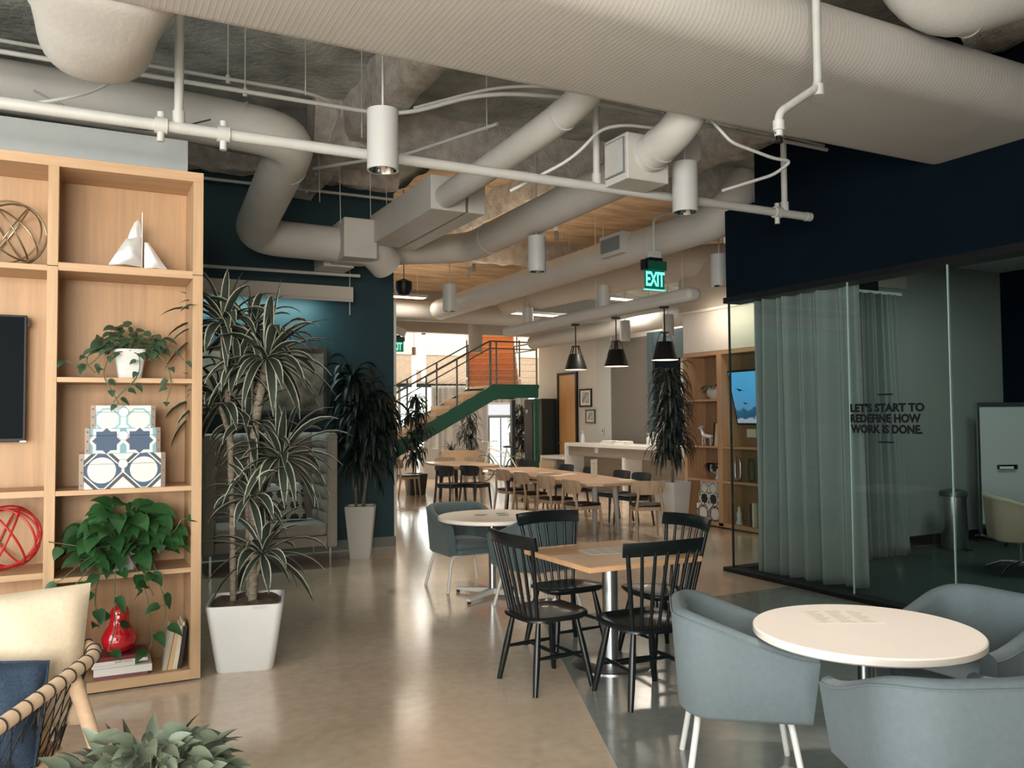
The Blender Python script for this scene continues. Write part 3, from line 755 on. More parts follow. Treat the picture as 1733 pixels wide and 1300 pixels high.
jib = [(.040, .025), (.040, .19), (.060, .19), (.098, .14), (.145, .07), (.180, .02), (.11, .03)]
sail(jib, .02, -.012).build('jib', SILVER, t, smooth=True, angle=180)
MB().cyl((.026, 0, .02), (.026, 0, .385), .003, n=8).build('mast', SILVER, t)

# upper pothos
t = thing('potted_pothos', 'trailing dull-green pothos in a white square pot above the patterned boxes', 'plant', (.295, 5.85, 1.907))
def sqpot(b0, b1, h, r=.018, wall=.008):
    b = MB(); R = []
    for w, z in ((b0, 0), (b0 + (b1 - b0) * .45, h * .5), (b1, h), (b1 - wall * 2, h), (b1 - wall * 2.5, h * .82)):
        R.append([(x, y, z) for x, y in rrect(w, w, r + w * .06)])
    return b.loft(R)
sqpot(.135, .192, .186).build('pot', WHITEPLAST, t, smooth=True, angle=50)
MB().lathe([(0, .160), (.075, .158)], n=16).build('soil', SOIL, t)
V = [[(0, -.05, .17), (-.12, -.1, .2), (-.24, -.12, .06), (-.36, -.12, .10)], [(0, -.05, .17), (.12, -.1, .2), (.22, -.14, .08), (.23, -.20, -.05), (.20, -.21, -.15)],
     [(0, -.06, .17), (.05, -.13, .15), (.05, -.16, .02), (-.06, -.2, -.1), (-.1, -.21, -.15)], [(0, -.06, .17), (-.12, -.14, .16), (-.16, -.18, .01), (-.12, -.2, -.06), (-.07, -.21, -.16)],
     [(0, 0, .17), (.16, -.06, .22), (.28, -.1, .17), (.31, -.1, .12)], [(0, 0, .17), (-.2, -.06, .2), (-.26, -.1, .1), (-.2, -.15, .03)]]
pothos(t, (0, 0, .19), .2, .17, 60, .085, V, LEAFP2, 3, .1)

# lower pothos
t = thing('potted_pothos', 'large glossy green pothos spilling over the shelf above the red vase', 'plant', (.27, 5.86, .712))
sqpot(.13, .2, .16).build('pot', WHITEPLAST, t, smooth=True, angle=50)
MB().lathe([(0, .130), (.08, .128)], n=16).build('soil', SOIL, t)
V = [[(0, -.08, .16), (-.18, -.14, .16), (-.33, -.16, .20), (-.41, -.18, .22)], [(0, -.08, .16), (-.15, -.2, .1), (-.28, -.24, -.05), (-.36, -.24, -.14)],
     [(0, -.08, .16), (-.05, -.2, .1), (-.06, -.24, -.15), (-.05, -.24, -.33), (-.09, -.22, -.45)], [(0, -.08, .16), (-.12, -.2, .08), (-.17, -.24, -.12), (-.14, -.24, -.3)],
     [(0, -.08, .16), (.15, -.2, .1), (.2, -.24, -.1), (.24, -.24, -.26), (.18, -.22, -.42)], [(0, -.08, .16), (.18, -.16, .2), (.28, -.16, .22), (.32, -.16, .3)],
     [(0, -.08, .16), (-.2, -.2, .12), (-.34, -.22, .0)], [(0, -.08, .16), (.1, -.2, .08), (.13, -.24, -.08), (.16, -.24, -.14)], [(0, -.08, .16), (.12, -.2, -.1), (.16, -.22, -.42), (.12, -.2, -.52)]]
pothos(t, (0, -.04, .13), .27, .31, 120, .145, V, LEAFP, 5, .16)

# three patterned boxes
def chest(label, z, w, d, h, m, x=.255):
    t = thing('storage_box', label, 'box', (x, 5.70 + d / 2, z + .0015), group='nested patterned storage boxes')
    W = mat('box_paper_white', (.78, .78, .76), .6)
    lid = h * .30
    MB().box(-w / 2, w / 2, -d / 2, d / 2, 0, h - lid).build('body', m, t); MB().box(-w / 2, w / 2, -d / 2, d / 2, h - lid + .002, h).build('lid', m, t)
    S = mat('box_trim_bronze', (.20, .165, .14), .35, metal=.6)
    for s in (-1, 1):
        b = MB(); b.box(s * w / 2 - (.022 if s > 0 else .004), s * w / 2 + (.004 if s > 0 else .022), -d / 2 - .004, -d / 2 + .02, -.0, h + .001)
        b.build('corner_strip', S, t)
        st = MB()
        for k in range(3):
            st.lathe([(0, .006), (.005, .003), (.006, 0)], n=8) if False else None
            c = (s * (w / 2 - .009), -d / 2 - .004, h * (.12 + .36 * k))
            st.tube([(c[0], c[1], c[2]), (c[0], c[1] - .004, c[2])], [.006, .003], 8)
        st.build('studs', CHROME, t)
    c = MB(); c.tube([(0, -d / 2 - .001, h - lid), (0, -d / 2 - .007, h - lid)], [.030, .027], 20); c.build('clasp', STEEL, t)
    c = MB(); c.box(-.008, .008, -d / 2 - .012, -d / 2 - .006, h - lid - .018, h - lid + .012); c.build('latch', STEEL, t)
    return t
def pattern(name, kind, base, c1, c2, c3, sc, off=(0, 0)):
    """printed box papers built from repeating distance shapes on the front plane (object x, z)"""
    if name in MATS: return MATS[name]
    m, nt, b = nodes_of(name); N, L = nt.nodes, nt.links
    def M(op, a, c=None, use=None):
        n = N.new('ShaderNodeMath'); n.operation = op
        for i, v in enumerate((a, c)):
            if v is None: continue
            if isinstance(v, (int, float)): n.inputs[i].default_value = v
            else: L.new(v, n.inputs[i])
        return n.outputs[0]
    tc = N.new('ShaderNodeTexCoord'); s = N.new('ShaderNodeSeparateXYZ'); L.new(tc.outputs['Object'], s.inputs[0])
    x = M('ADD', M('DIVIDE', s.outputs[0], sc), off[0]); z = M('ADD', M('DIVIDE', s.outputs[2], sc), off[1])
    def cell(v): return M('SUBTRACT', M('FRACT', v), .5)
    cx, cz = cell(x), cell(z)
    def rad(a, c): return M('SQRT', M('ADD', M('MULTIPLY', a, a), M('MULTIPLY', c, c)))
    def band(v, c, w): return M('LESS_THAN', M('ABSOLUTE', M('SUBTRACT', v, c)), w)
    def mix(f, a, c):
        n = N.new('ShaderNodeMix'); n.data_type = 'RGBA'; L.new(f, n.inputs[0])
        for i, v in ((6, a), (7, c)):
            if isinstance(v, tuple): n.inputs[i].default_value = (*v, 1)
            else: L.new(v, n.inputs[i])
        return n.outputs[2]
    ax, az = M('ABSOLUTE', cx), M('ABSOLUTE', cz)
    dia = M('ADD', ax, az); sq = M('MAXIMUM', ax, az)
    octa = M('MAXIMUM', sq, M('MULTIPLY', dia, .72))
    if kind == 'ring':
        r = rad(cx, cz); col = mix(band(r, .40, .065), base, c1)
        diag = M('LESS_THAN', M('ABSOLUTE', M('SUBTRACT', dia, .62)), .10); edge = band(dia, .62, .055)
        col = mix(diag, col, base); col = mix(edge, col, c2)
    elif kind == 'star':
        st = M('MINIMUM', sq, M('MULTIPLY', dia, .72))
        col = mix(M('LESS_THAN', st, .40), base, c3); col = mix(M('LESS_THAN', st, .31), col, c1)
    else:
        col = mix(band(octa, .38, .035), base, c1)
        col = mix(M('MULTIPLY', band(ax, az, .03), M('GREATER_THAN', sq, .40)), col, c1)
    L.new(col, b.inputs['Base Color']); b.inputs['Roughness'].default_value = .55
    MATS[name] = m; return m
NVY, SKY, WHT = (.045, .085, .155), (.17, .36, .45), (.64, .65, .64)
chest('lowest patterned box, white with navy interlocking rings', 1.227, .475, .30, .214, pattern('ring_paper', 'ring', WHT, NVY, (.05, .06, .07), WHT, .235, (0, .02)))
chest('middle patterned box, sky blue with navy stars', 1.441, .415, .26, .157, pattern('star_paper', 'star', SKY, NVY, SKY, WHT, .185, (.0, .08)))
chest('top patterned box, white with pale blue trellis', 1.598, .355, .22, .137, pattern('trellis_paper', 'oct', WHT, (.23, .47, .55), WHT, WHT, .175, (.0, .22)))

# books and the red vase
PAGES = mat('book_pages', (.72, .66, .55), .85, var=.08, vscale=200)
def book(label, cover, size, loc, rz=0.0, lean=0.0, group=None, text=None, inkm=None):
    """flat book: size (length along spine x, depth y, thickness z), spine facing -y; lean stands it up"""
    L, W, T = size; t = thing('book', label, 'book', loc, group=group, rot=(0, lean, rz))
    b = MB(); b.box(-L / 2, L / 2, -W / 2, W / 2, 0, .003); b.box(-L / 2, L / 2, -W / 2, W / 2, T - .003, T); b.box(-L / 2, L / 2, -W / 2, -W / 2 + .003, .003, T - .003)
    b.build('cover', cover, t)
    MB().box(-L / 2 + .004, L / 2 - .004, -W / 2 + .003, W / 2 - .004, .003, T - .003).build('pages', PAGES, t)
    if text: text_mesh('spine_text', text, T * .62, inkm or INK, t, (.02, -W / 2 - .0005, T / 2), (PI / 2, 0, 0), .0006)
    return t
CW = mat('white_book_cover', (.72, .70, .66), .5); CM = mat('maroon_book_cover', (.17, .022, .03), .45); CP = mat('plum_book_cover', (.20, .07, .085), .5)
CT = mat('tan_book_cover', (.60, .42, .23), .6); CCR = mat('cream_book_cover', (.70, .62, .49), .6); CK = mat('black_book_cover', (.02, .022, .024), .4); CG = mat('grey_tan_cover', (.46, .40, .32), .6)
g = 'stack of books under the red vase'
book('plum book at the bottom of the stack under the red vase', CP, (.30, .24, .022), (.255, 5.835, .074), .02, 0, g)
book('thick white book second from the bottom, under the red vase', CW, (.325, .25, .043), (.270, 5.835, .096), -.02, 0, g)
book('short white book in the middle of the stack under the red vase', CW, (.245, .22, .020), (.215, 5.84, .139), .03, 0, g)
book('white book lettered along its spine, second from top under the red vase', CW, (.31, .23, .020), (.25, 5.835, .159), .01, 0, g, 'PERFECT PAIRING', INK)
book('dark red book lying on top of the stack, under the red vase', CM, (.30, .22, .024), (.256, 5.835, .179), -.01, 0, g)
g = 'books leaning at the right end of the lowest oak shelf'
for x, T, H, cv, lb, ln in ((.522, .026, .27, CG, 'grey-tan book leaning leftmost on the lowest shelf', .19), (.552, .026, .245, CT, 'tan book leaning second from the left on the lowest shelf', .19),
                            (.580, .016, .27, CCR, 'cream book leaning in the middle of the lowest shelf row', .18), (.598, .010, .29, CCR, 'thin cream booklet between the cream and black leaning books', .16), (.611, .024, .265, CK, 'black book leaning rightmost on the lowest shelf', .13)):
    t = thing('book', lb, 'book', (x - .03, 5.84, .0755), group=g, rot=(0, ln, 0)); W = .19
    b = MB(); b.box(0, .003, -W / 2, W / 2, 0, H); b.box(T - .003, T, -W / 2, W / 2, 0, H); b.box(.003, T - .003, -W / 2, -W / 2 + .003, 0, H); b.build('cover', cv, t)
    MB().box(.003, T - .003, -W / 2 + .003, W / 2 - .004, .003, H - .004).build('pages', PAGES, t)
t = thing('pear_vase', 'shiny red pear-shaped vase standing on a stack of books', 'vase', (.252, 5.84, .203))
MB().lathe([(0, 0), (.055, .001), (.085, .022), (.104, .062), (.105, .095), (.088, .135), (.064, .17), (.056, .20), (.057, .228), (.055, .255), (.042, .278), (.02, .289), (0, .290)], n=40).build('body', RED, t, smooth=True)
MB().tube(fillet([(0, 0, .285), (.002, 0, .305), (.012, 0, .322)], .01), [.006] * 10, 8).build('stem', mat('vase_stem', (.10, .05, .03), .5), t, smooth=True)

# ================================================================== BIG VARIEGATED DRACAENA
t = thing('potted_dracaena', 'tall striped-leaf dracaena in a big white square planter beside the bookcase', 'plant', (1.03, 5.90, 0), math.radians(-13))
b = MB(); R = []
for w, z in ((.35, 0), (.365, .015), (.425, .22), (.485, .425), (.485, .44), (.455, .44), (.445, .40)): R.append([(x, y, z) for x, y in rrect(w, w, .05, 5)])
b.loft(R).build('planter', WHITEPLAST, t, smooth=True, angle=50)
MB().box(.05, .14, -.2435, -.23, .415, .432).build('water_gauge_slot', mat('planter_shadow', (.5, .5, .5), .5), t)
so = MB()
def sf(u, v): return ((u - .5) * .445, (v - .5) * .445, .405 + .012 * math.sin(u * 17) * math.sin(v * 15) + .03 * (1 - (2 * u - 1) ** 2))
so.grid(sf, 24, 24); so.build('soil', SOIL, t, smooth=True)
CR = [((-.16, .02, 2.30), 30, .44), ((.02, .10, 2.26), 22, .44), ((.13, -.06, 2.06), 40, .52), ((-.06, -.08, 2.0), 16, .36), ((.22, .02, 1.38), 38, .48), ((.02, -.10, 1.12), 18, .36), ((.10, -.06, .74), 26, .42), ((-.18, .05, 1.75), 22, .40), ((.0, .08, 1.6), 20, .38)]
CANES = [[(-.085, -.02, .40), (-.09, -.02, .9), (-.11, -.01, 1.5), (-.16, .02, 2.26)], [(.04, -.05, .40), (.05, -.05, .8), (.035, -.04, 1.3), (.06, -.03, 1.7), (.13, -.06, 2.03)],
         [(.01, .06, .40), (0, .06, 1.0), (.02, .07, 1.6), (.02, .10, 2.22)], [(.04, -.05, 1.1), (.12, -.03, 1.25), (.22, .02, 1.37)], [(.05, -.05, .55), (.08, -.06, .65), (.10, -.06, .72)], [(-.09, -.02, 1.45), (-.14, .02, 1.6), (-.18, .05, 1.73)]]
for P, r in zip(CANES, (.021, .030, .018, .016, .014, .014)):
    q = fillet(P, .2, 5); MB().tube(q, [r * (1 + .12 * math.sin(i * 2.1)) for i in range(len(q))], 10).build('cane', BARK, t, smooth=True)
rnd = random.Random(21)
for c, n, L in CR:
    b = MB(); crown(b, c, int(n * 1.35), L * 1.05, .062, -.6, 1.3, .19, rnd); b.build('leaf_crown', LEAFV, t, smooth=True, angle=180)

# dark dracaena in a tall tapered planter
def dark_dracaena(label, loc, rz, ph, pw0, pw1, crowns, canes, seed, pm=None, L=.42, W=.030, droop=.42, name='potted_dracaena', n=26, lm=None):
    t = thing(name, label, 'plant', loc, rz); rnd = random.Random(seed)
    if ph:
        b = MB(); R = []
        for w, z in ((pw0, 0), (pw1, ph - .01), (pw1, ph), (pw1 - .04, ph), (pw1 - .05, ph - .06)): R.append([(x, y, z) for x, y in rrect(w, w, .012, 3)])
        b.loft(R).build('planter', pm or WHITEPLAST, t, smooth=True, angle=40)
        MB().box(-pw1 / 2 + .03, pw1 / 2 - .03, -pw1 / 2 + .03, pw1 / 2 - .03, ph - .08, ph - .05).build('soil', SOIL, t)
    for c in canes: MB().tube(fillet(c, .15, 4), .017, 8).build('cane', BARK, t, smooth=True)
    for c in crowns:
        b = MB(); crown(b, c, n, L, W, -.7, 1.2, droop, rnd); b.build('leaf_crown', lm or LEAFD, t, smooth=True, angle=180)
    return t
PLG = mat('pale_grey_planter', (.52, .53, .50), .5)
dark_dracaena('dark-leaved dracaena in a tall tapered pale planter against the navy wall', (3.0, 9.72, 0), math.radians(-22), .61, .235, .345,
              [(-.10, 0, 2.1), (.05, .05, 1.85), (-.02, -.05, 1.65), (.16, 0, 1.75), (.12, -.05, 1.35), (-.08, .05, 1.45), (.22, 0, 1.45), (.0, 0, 1.15)],
              [[(-.05, 0, .54), (-.07, 0, 1.2), (-.10, 0, 2.08)], [(.04, .03, .54), (.05, .05, 1.2), (.05, .05, 1.83)], [(.02, -.04, .54), (.08, -.02, 1.0), (.16, 0, 1.73)]], 4, PLG, .54, .058, .45, n=44)

# ================================================================== LOUNGE
FAB = mat('taupe_booth_fabric', (.33, .31, .28), .85, var=.06, vscale=30, bump=.2, bscale=300)
t = thing('booth_sofa', 'high-backed tufted taupe booth sofa against the navy wall', 'sofa', (1.9, 9.75, 0))
b = MB()
def tuft(u, v):
    x = -.60 + 1.2 * u; z = .42 + 1.05 * v
    bu = abs(math.sin(PI * u * 3)) ** .5; bv = abs(math.sin(PI * v * 7)) ** .5
    return (x, .28 - .055 * bu * bv, z)
b.grid(tuft, 60, 84); b.build('tufted_back', FAB, t, smooth=True, angle=180)
MB().box(-.60, .60, .28, .42, .22, 1.48).build('back_shell', FAB, t, bevel=.02)
for s in (-1, 1):
    o = MB().box(s * .66 - .06, s * .66 + .06, -.42, .42, .2, 1.48).build('wing', FAB, t, bevel=.03)
    w = MB(); w.grid(lambda u, v: (s * (.60 - .035 * abs(math.sin(PI * u * 2)) ** .5 * abs(math.sin(PI * v * 7)) ** .5), -.40 + .68 * u, .45 + 1.0 * v), 30, 84)
    w.build('wing_padding', FAB, t, smooth=True, angle=180)
MB().box(-.60, .60, -.42, .28, .34, .48).build('seat_cushion', FAB, t, bevel=.035)
MB().box(-.60, .60, -.40, .28, .22, .335).build('seat_base', FAB, t, bevel=.01)
for x, y in ((-.64, -.38), (.64, -.38), (-.64, .36), (.64, .36)): MB().bar((x, y, 0), (x, y, .2), .022, .022, (0, 1, 0)).build('leg', CHROME, t)
def pillow(name, label, loc, w, h, d, m, rot, piping=None, group=None, cat='cushion'):
    t = thing(name, label, cat, loc, group=group, rot=rot); b = MB(); N = 20
    for sgn in (1, -1):
        def fn(u, v):
            x, z = 2 * u - 1, 2 * v - 1
            e = max(0, (1 - abs(x) ** 3.2)) ** .5 * max(0, (1 - abs(z) ** 3.2)) ** .5
            pin = 1 - .07 * (1 - abs(x)) * (abs(z) ** 4) ; pin2 = 1 - .07 * (1 - abs(z)) * (abs(x) ** 4)
            return (x * w / 2 * pin2, sgn * d / 2 * e + .006 * math.sin(9 * x + 4 * z) * e, z * h / 2 * pin)
        b.grid(fn, N, N)
    b.build('cover', m, t, smooth=True, angle=180)
    if piping:
        P = [(w / 2 * x, 0, h / 2 * z) for x, z in [(-1 + 2 * i / 12, -.985) for i in range(12)] + [(1, -1 + 2 * i / 12) for i in range(12)] + [(1 - 2 * i / 12, .985) for i in range(12)] + [(-1, 1 - 2 * i / 12) for i in range(12)]]
        MB().tube([Vector(p) * .985 for p in P], .006, 8, closed=True).build('piping', piping, t, smooth=True)
    return t
PAT = pattern('pillow_trellis', 'star', (.42, .41, .39), (.05, .05, .05), WHT, (.5, .5, .48), .14)
pillow('patterned_pillow', 'black and pale patterned pillow on the booth seat', (2.12, 9.70, .71), .44, .44, .15, PAT, (-.3, 0, .1))
t = thing('wall_picture', 'wide framed picture behind glass above the booth sofa', 'picture', (1.9, 10.32, 2.12))
f = MB(); f.box(-.85, .85, -.02, .025, .38, .42); f.box(-.85, .85, -.02, .025, -.42, -.38); f.box(-.85, -.81, -.02, .025, -.38, .38); f.box(.81, .85, -.02, .025, -.38, .38)
f.build('frame', mat('picture_frame_dark', (.05, .045, .04), .4), t)
MB().box(-.81, .81, .0, .02, -.38, .38).build('print', mat('brown_print', (.20, .165, .14), .12, var=.7, vscale=4, spec=.5), t)

# ================================================================== ROPE ARMCHAIR, CUSHIONS, NEAR PLANT
t = thing('rope_armchair', 'pale wood armchair with black cord netting, beside the bookcase', 'armchair', (-.46, 3.77, 0), math.radians(-28))
TOP = fillet([(.36, -.62, .57), (.40, -.2, .615), (.43, .18, .67), (.42, .38, .69), (.30, .47, .705), (0, .52, .715), (-.30, .47, .705), (-.42, .38, .69), (-.43, .18, .67), (-.40, -.2, .615), (-.36, -.62, .57)], .16, 6)
BOT = [(p.x * .78, p.y * .80 - .02, .33) for p in TOP]
MB().tube(TOP, .027, 16).build('top_rail', PALEW, t, smooth=True)
MB().tube(BOT, .012, 10).build('lower_rail', PALEW, t, smooth=True)
def resample(P, n):
    P = [Vector(p) for p in P]; S = [0]
    for i in range(1, len(P)): S.append(S[-1] + (P[i] - P[i - 1]).length)
    out = []
    for k in range(n):
        s = S[-1] * k / (n - 1); i = max(1, next((j for j in range(1, len(S)) if S[j] >= s - 1e-9), len(S) - 1))
        q = (s - S[i - 1]) / max(1e-9, S[i] - S[i - 1]); out.append(P[i - 1].lerp(P[i], q))
    return out
n = 46; A, Bp = resample(TOP, n), resample(BOT, n)
for i in range(1, n - 1):
    w = MB(); T = (A[i + 1] - A[i - 1]).normalized(); u = T.orthogonal().normalized(); v = T.cross(u)
    w.tube([A[i] + (u * math.cos(a) + v * math.sin(a)) * .0285 for a in [2 * PI * k / 14 for k in range(14)]], .0032, 6, closed=True); w.build('cord_wrap', ROPE, t, smooth=True)
w = MB()
for i in range(1, n - 1):
    for j in (i + 2, i - 2):
        if 0 <= j < n: w.tube([A[i], Bp[j]], .0025, 5, caps=False)
w.build('cord_netting', ROPE, t, smooth=True)
for s in (1, -1):
    MB().tube([(s * .405, .20, .66), (s * .44, .29, .40), (s * .48, .42, 0)], [.030, .029, .02], 14).build('leg', PALEW, t, smooth=True)
    MB().tube([(s * .375, -.5, .585), (s * .39, -.5, .3), (s * .41, -.50, 0)], [.029, .028, .02], 14).build('leg', PALEW, t, smooth=True)
MB().prism(rrect(.60, .86, .12, 5, 0, -.08), .30, .335).build('seat_board', PALEW, t, bevel=.005)
MB().prism(rrect(.58, .84, .12, 6, 0, -.08), .337, .45).build('seat_cushion', mat('pale_yellow_canvas', (.70, .53, .33), .85, bump=.2, bscale=300), t, bevel=.03, smooth=True)
pillow('cream_cushion', 'big cream cushion leaning on the back of the rope armchair', (-.31, 3.93, .69), .74, .56, .22, CREAM, (-.2, .0, .0))
pillow('navy_cushion', 'small navy linen cushion in front of the cream cushion', (-.33, 3.62, .585), .46, .38, .15, DENIM, (-.30, .12, .02), DENIM)
t = thing('leafy_plant', 'bushy grey-green leafy plant in the near corner beside the armchair', 'plant', (.19, 2.80, 0))
MB().lathe([(0, 0), (.13, 0), (.17, .30), (.18, .31), (.16, .31), (.155, .27)], n=32).build('pot', PLG, t, smooth=True)
MB().lathe([(0, .28), (.156, .275)], n=20).build('soil', SOIL, t)
rnd = random.Random(9); bl, bs = MB(), MB()
for i in range(360):
    a = rnd.uniform(0, 2 * PI); u = rnd.uniform(0, 1) ** .5; p = Vector((math.cos(a) * .25 * u, math.sin(a) * .22 * u, .45 + .26 * (1 - u * u * .5) * rnd.uniform(.1, 1)))
    d = Vector((math.cos(a) * .7, math.sin(a) * .7 - .2, rnd.uniform(-.2, .9)))
    if i % 3 == 0: bs.tube([(p.x * .25, p.y * .25, .26), (p.x * .6, p.y * .6, .42), p], .0025, 5)
    leaf(bl, p, d, (rnd.uniform(-.5, .5), rnd.uniform(-.8, .2), .8), rnd.uniform(.06, .105), rnd.uniform(.038, .06), .15, 5, True, .16)
bl.build('leaves', LEAFG, t, smooth=True, angle=180); bs.build('stems', STEM, t, smooth=True)
# ================================================================== MEETING ROOM BEHIND GLASS
def curtain(name, label, pts0, pts1, z0, z1, folds, amp0, amp1, m, seed, axis):
    """hanging cloth between plan lines: pts0 at the floor, pts1 at the track"""
    rnd = random.Random(seed); ph = [rnd.uniform(0, 6.28) for _ in range(4)]; b = MB(); nu, nv = 220, 26
    def fn(u, v):
        a = Vector(pts0[0]).lerp(Vector(pts0[1]), u); c = Vector(pts1[0]).lerp(Vector(pts1[1]), u); p = a.lerp(c, v ** .8)
        amp = amp0 + (amp1 - amp0) * v
        q = 2 * PI * folds * (u + .035 * math.sin(5 * u + ph[0]) + .022 * math.sin(13 * u + ph[1]) + .010 * (1 - v) * math.sin(9 * u + ph[2] + 2 * v))
        am = .55 + .45 * math.sin(7.3 * u + ph[3]) * math.cos(3.1 * u + ph[0])
        o = amp * (am * math.sin(q) + .45 * math.sin(q * .5 + ph[1]) + .18 * v * math.sin(q * 2.7 + ph[2])) + .03 * (1 - v) ** 2 * math.sin(q * .33 + ph[2])
        n = Vector((1, 0)) if axis == 'x' else Vector((0, 1)); p = p + n * o
        return (p.x, p.y, z0 + (z1 - z0) * v)
    b.grid(fn, nu, nv)
    o = b.build(name, m, None, smooth=True, angle=180, solid=.004)
    return tag(o, label, 'curtain')
CURT = mat('grey_blue_curtain', (.215, .25, .25), .9, var=.06, vscale=60, bump=.15, bscale=500, sheen=.1)
curtain('curtain', 'long grey curtain gathered behind the corner of the glass wall', ((6.40, 6.62), (6.58, 5.50)), ((6.38, 6.60), (6.40, 5.40)), .012, 3.05, 11, .11, .085, CURT, 2, 'x')
curtain('curtain', 'second grey curtain bunched deeper inside the meeting room', ((7.92, 6.66), (8.66, 6.62)), ((7.95, 6.70), (8.60, 6.70)), .012, 3.05, 7, .075, .06, CURT, 5, 'y')
t = thing('glass_lettering', 'black slogan lettering between two short bars on the meeting room glass', 'lettering', (6.168, 4.93, 1.61))
LET = mat('black_vinyl', (.004, .005, .006), .5)
for i, (s, z, w) in enumerate((("LET'S START TO", .093, .745), ('REDEFINE HOW', .0, .71), ('WORK IS DONE.', -.093, .72))):
    o = text_mesh('text_line', s, .1, LET, t, (0, 0, 0), (PI / 2, 0, -PI / 2), .0008, .0050, 'LEFT')
    xs = [v.co.x for v in o.data.vertices]; zs = [v.co.y for v in o.data.vertices]; k = w / (max(xs) - min(xs))
    for v in o.data.vertices: v.co.x = (v.co.x - min(xs)) * k; v.co.y = (v.co.y - (max(zs) + min(zs)) / 2) * .077 / (max(zs) - min(zs))
    o.location = (0, .37, z)
for z in (.205, -.205): MB().box(-.001, .001, -.075, .075, z - .007, z + .007).build('bar', LET, t)

t = thing('pedal_bin', 'round stainless steel pedal bin by the grey meeting room wall', 'bin', (9.45, 6.62, .006))
MB().lathe([(.135, 0), (.15, .03), (.15, .64), (.0, .64)], n=36).build('body', mat('stainless', (.6, .62, .62), .32, metal=1), t, smooth=True)
MB().lathe([(.158, .645), (.16, .67), (.15, .70), (.06, .725), (0, .73)], n=36).build('lid', STEELD, t, smooth=True)
MB().box(-.04, .04, -.2, -.14, .01, .025).build('pedal', BLACK, t)
t = thing('whiteboard', 'rolling whiteboard with metal frame and a pen tray against the dark wall corner', 'whiteboard', (10.50, 6.62, .006), math.radians(-24))
MB().box(-.34, .34, -.012, .012, .24, 1.72).build('board', mat('whiteboard_face', (.56, .57, .58), .3), t)
for s in (-1, 1):
    MB().box(s * .355 - .014, s * .355 + .014, -.018, .018, .08, 1.77).build('post', STEEL, t)
    MB().tube([(s * .355, .12, .075), (s * .355, 0, .10), (s * .36 + .10, -.34, .06)], .015, 8).build('foot', STEEL, t, smooth=True)
    for y, dx in ((.12, 0), (-.34, .10)): MB().cyl((s * .355 + dx - .012, y, .028), (s * .355 + dx + .012, y, .028), .028, n=14).build('caster', BLACK, t)
MB().box(-.35, .35, -.02, .02, 1.72, 1.775).build('top_rail', STEELD, t); MB().box(-.34, .34, -.016, .016, .205, .24).build('bottom_rail', STEELD, t)
MB().prism([(-.13, -.06), (.10, -.06), (.15, -.012), (-.13, -.012)], .93, .985).build('pen_tray', BLACK, t, bevel=.006)
MB().box(-.125, .06, -.063, -.06, .935, .965).build('eraser', PAPER, t)
t = thing('ceiling_vent', 'small square vent in the meeting room ceiling', 'vent', (9.8, 6.42, 3.545))
MB().box(-.2, .2, -.2, .2, -.012, .004).build('frame', mat('vent_frame', (.3, .3, .28), .5), t); MB().box(-.15, .15, -.15, .15, -.016, -.012).build('louvre', BLACK, t)

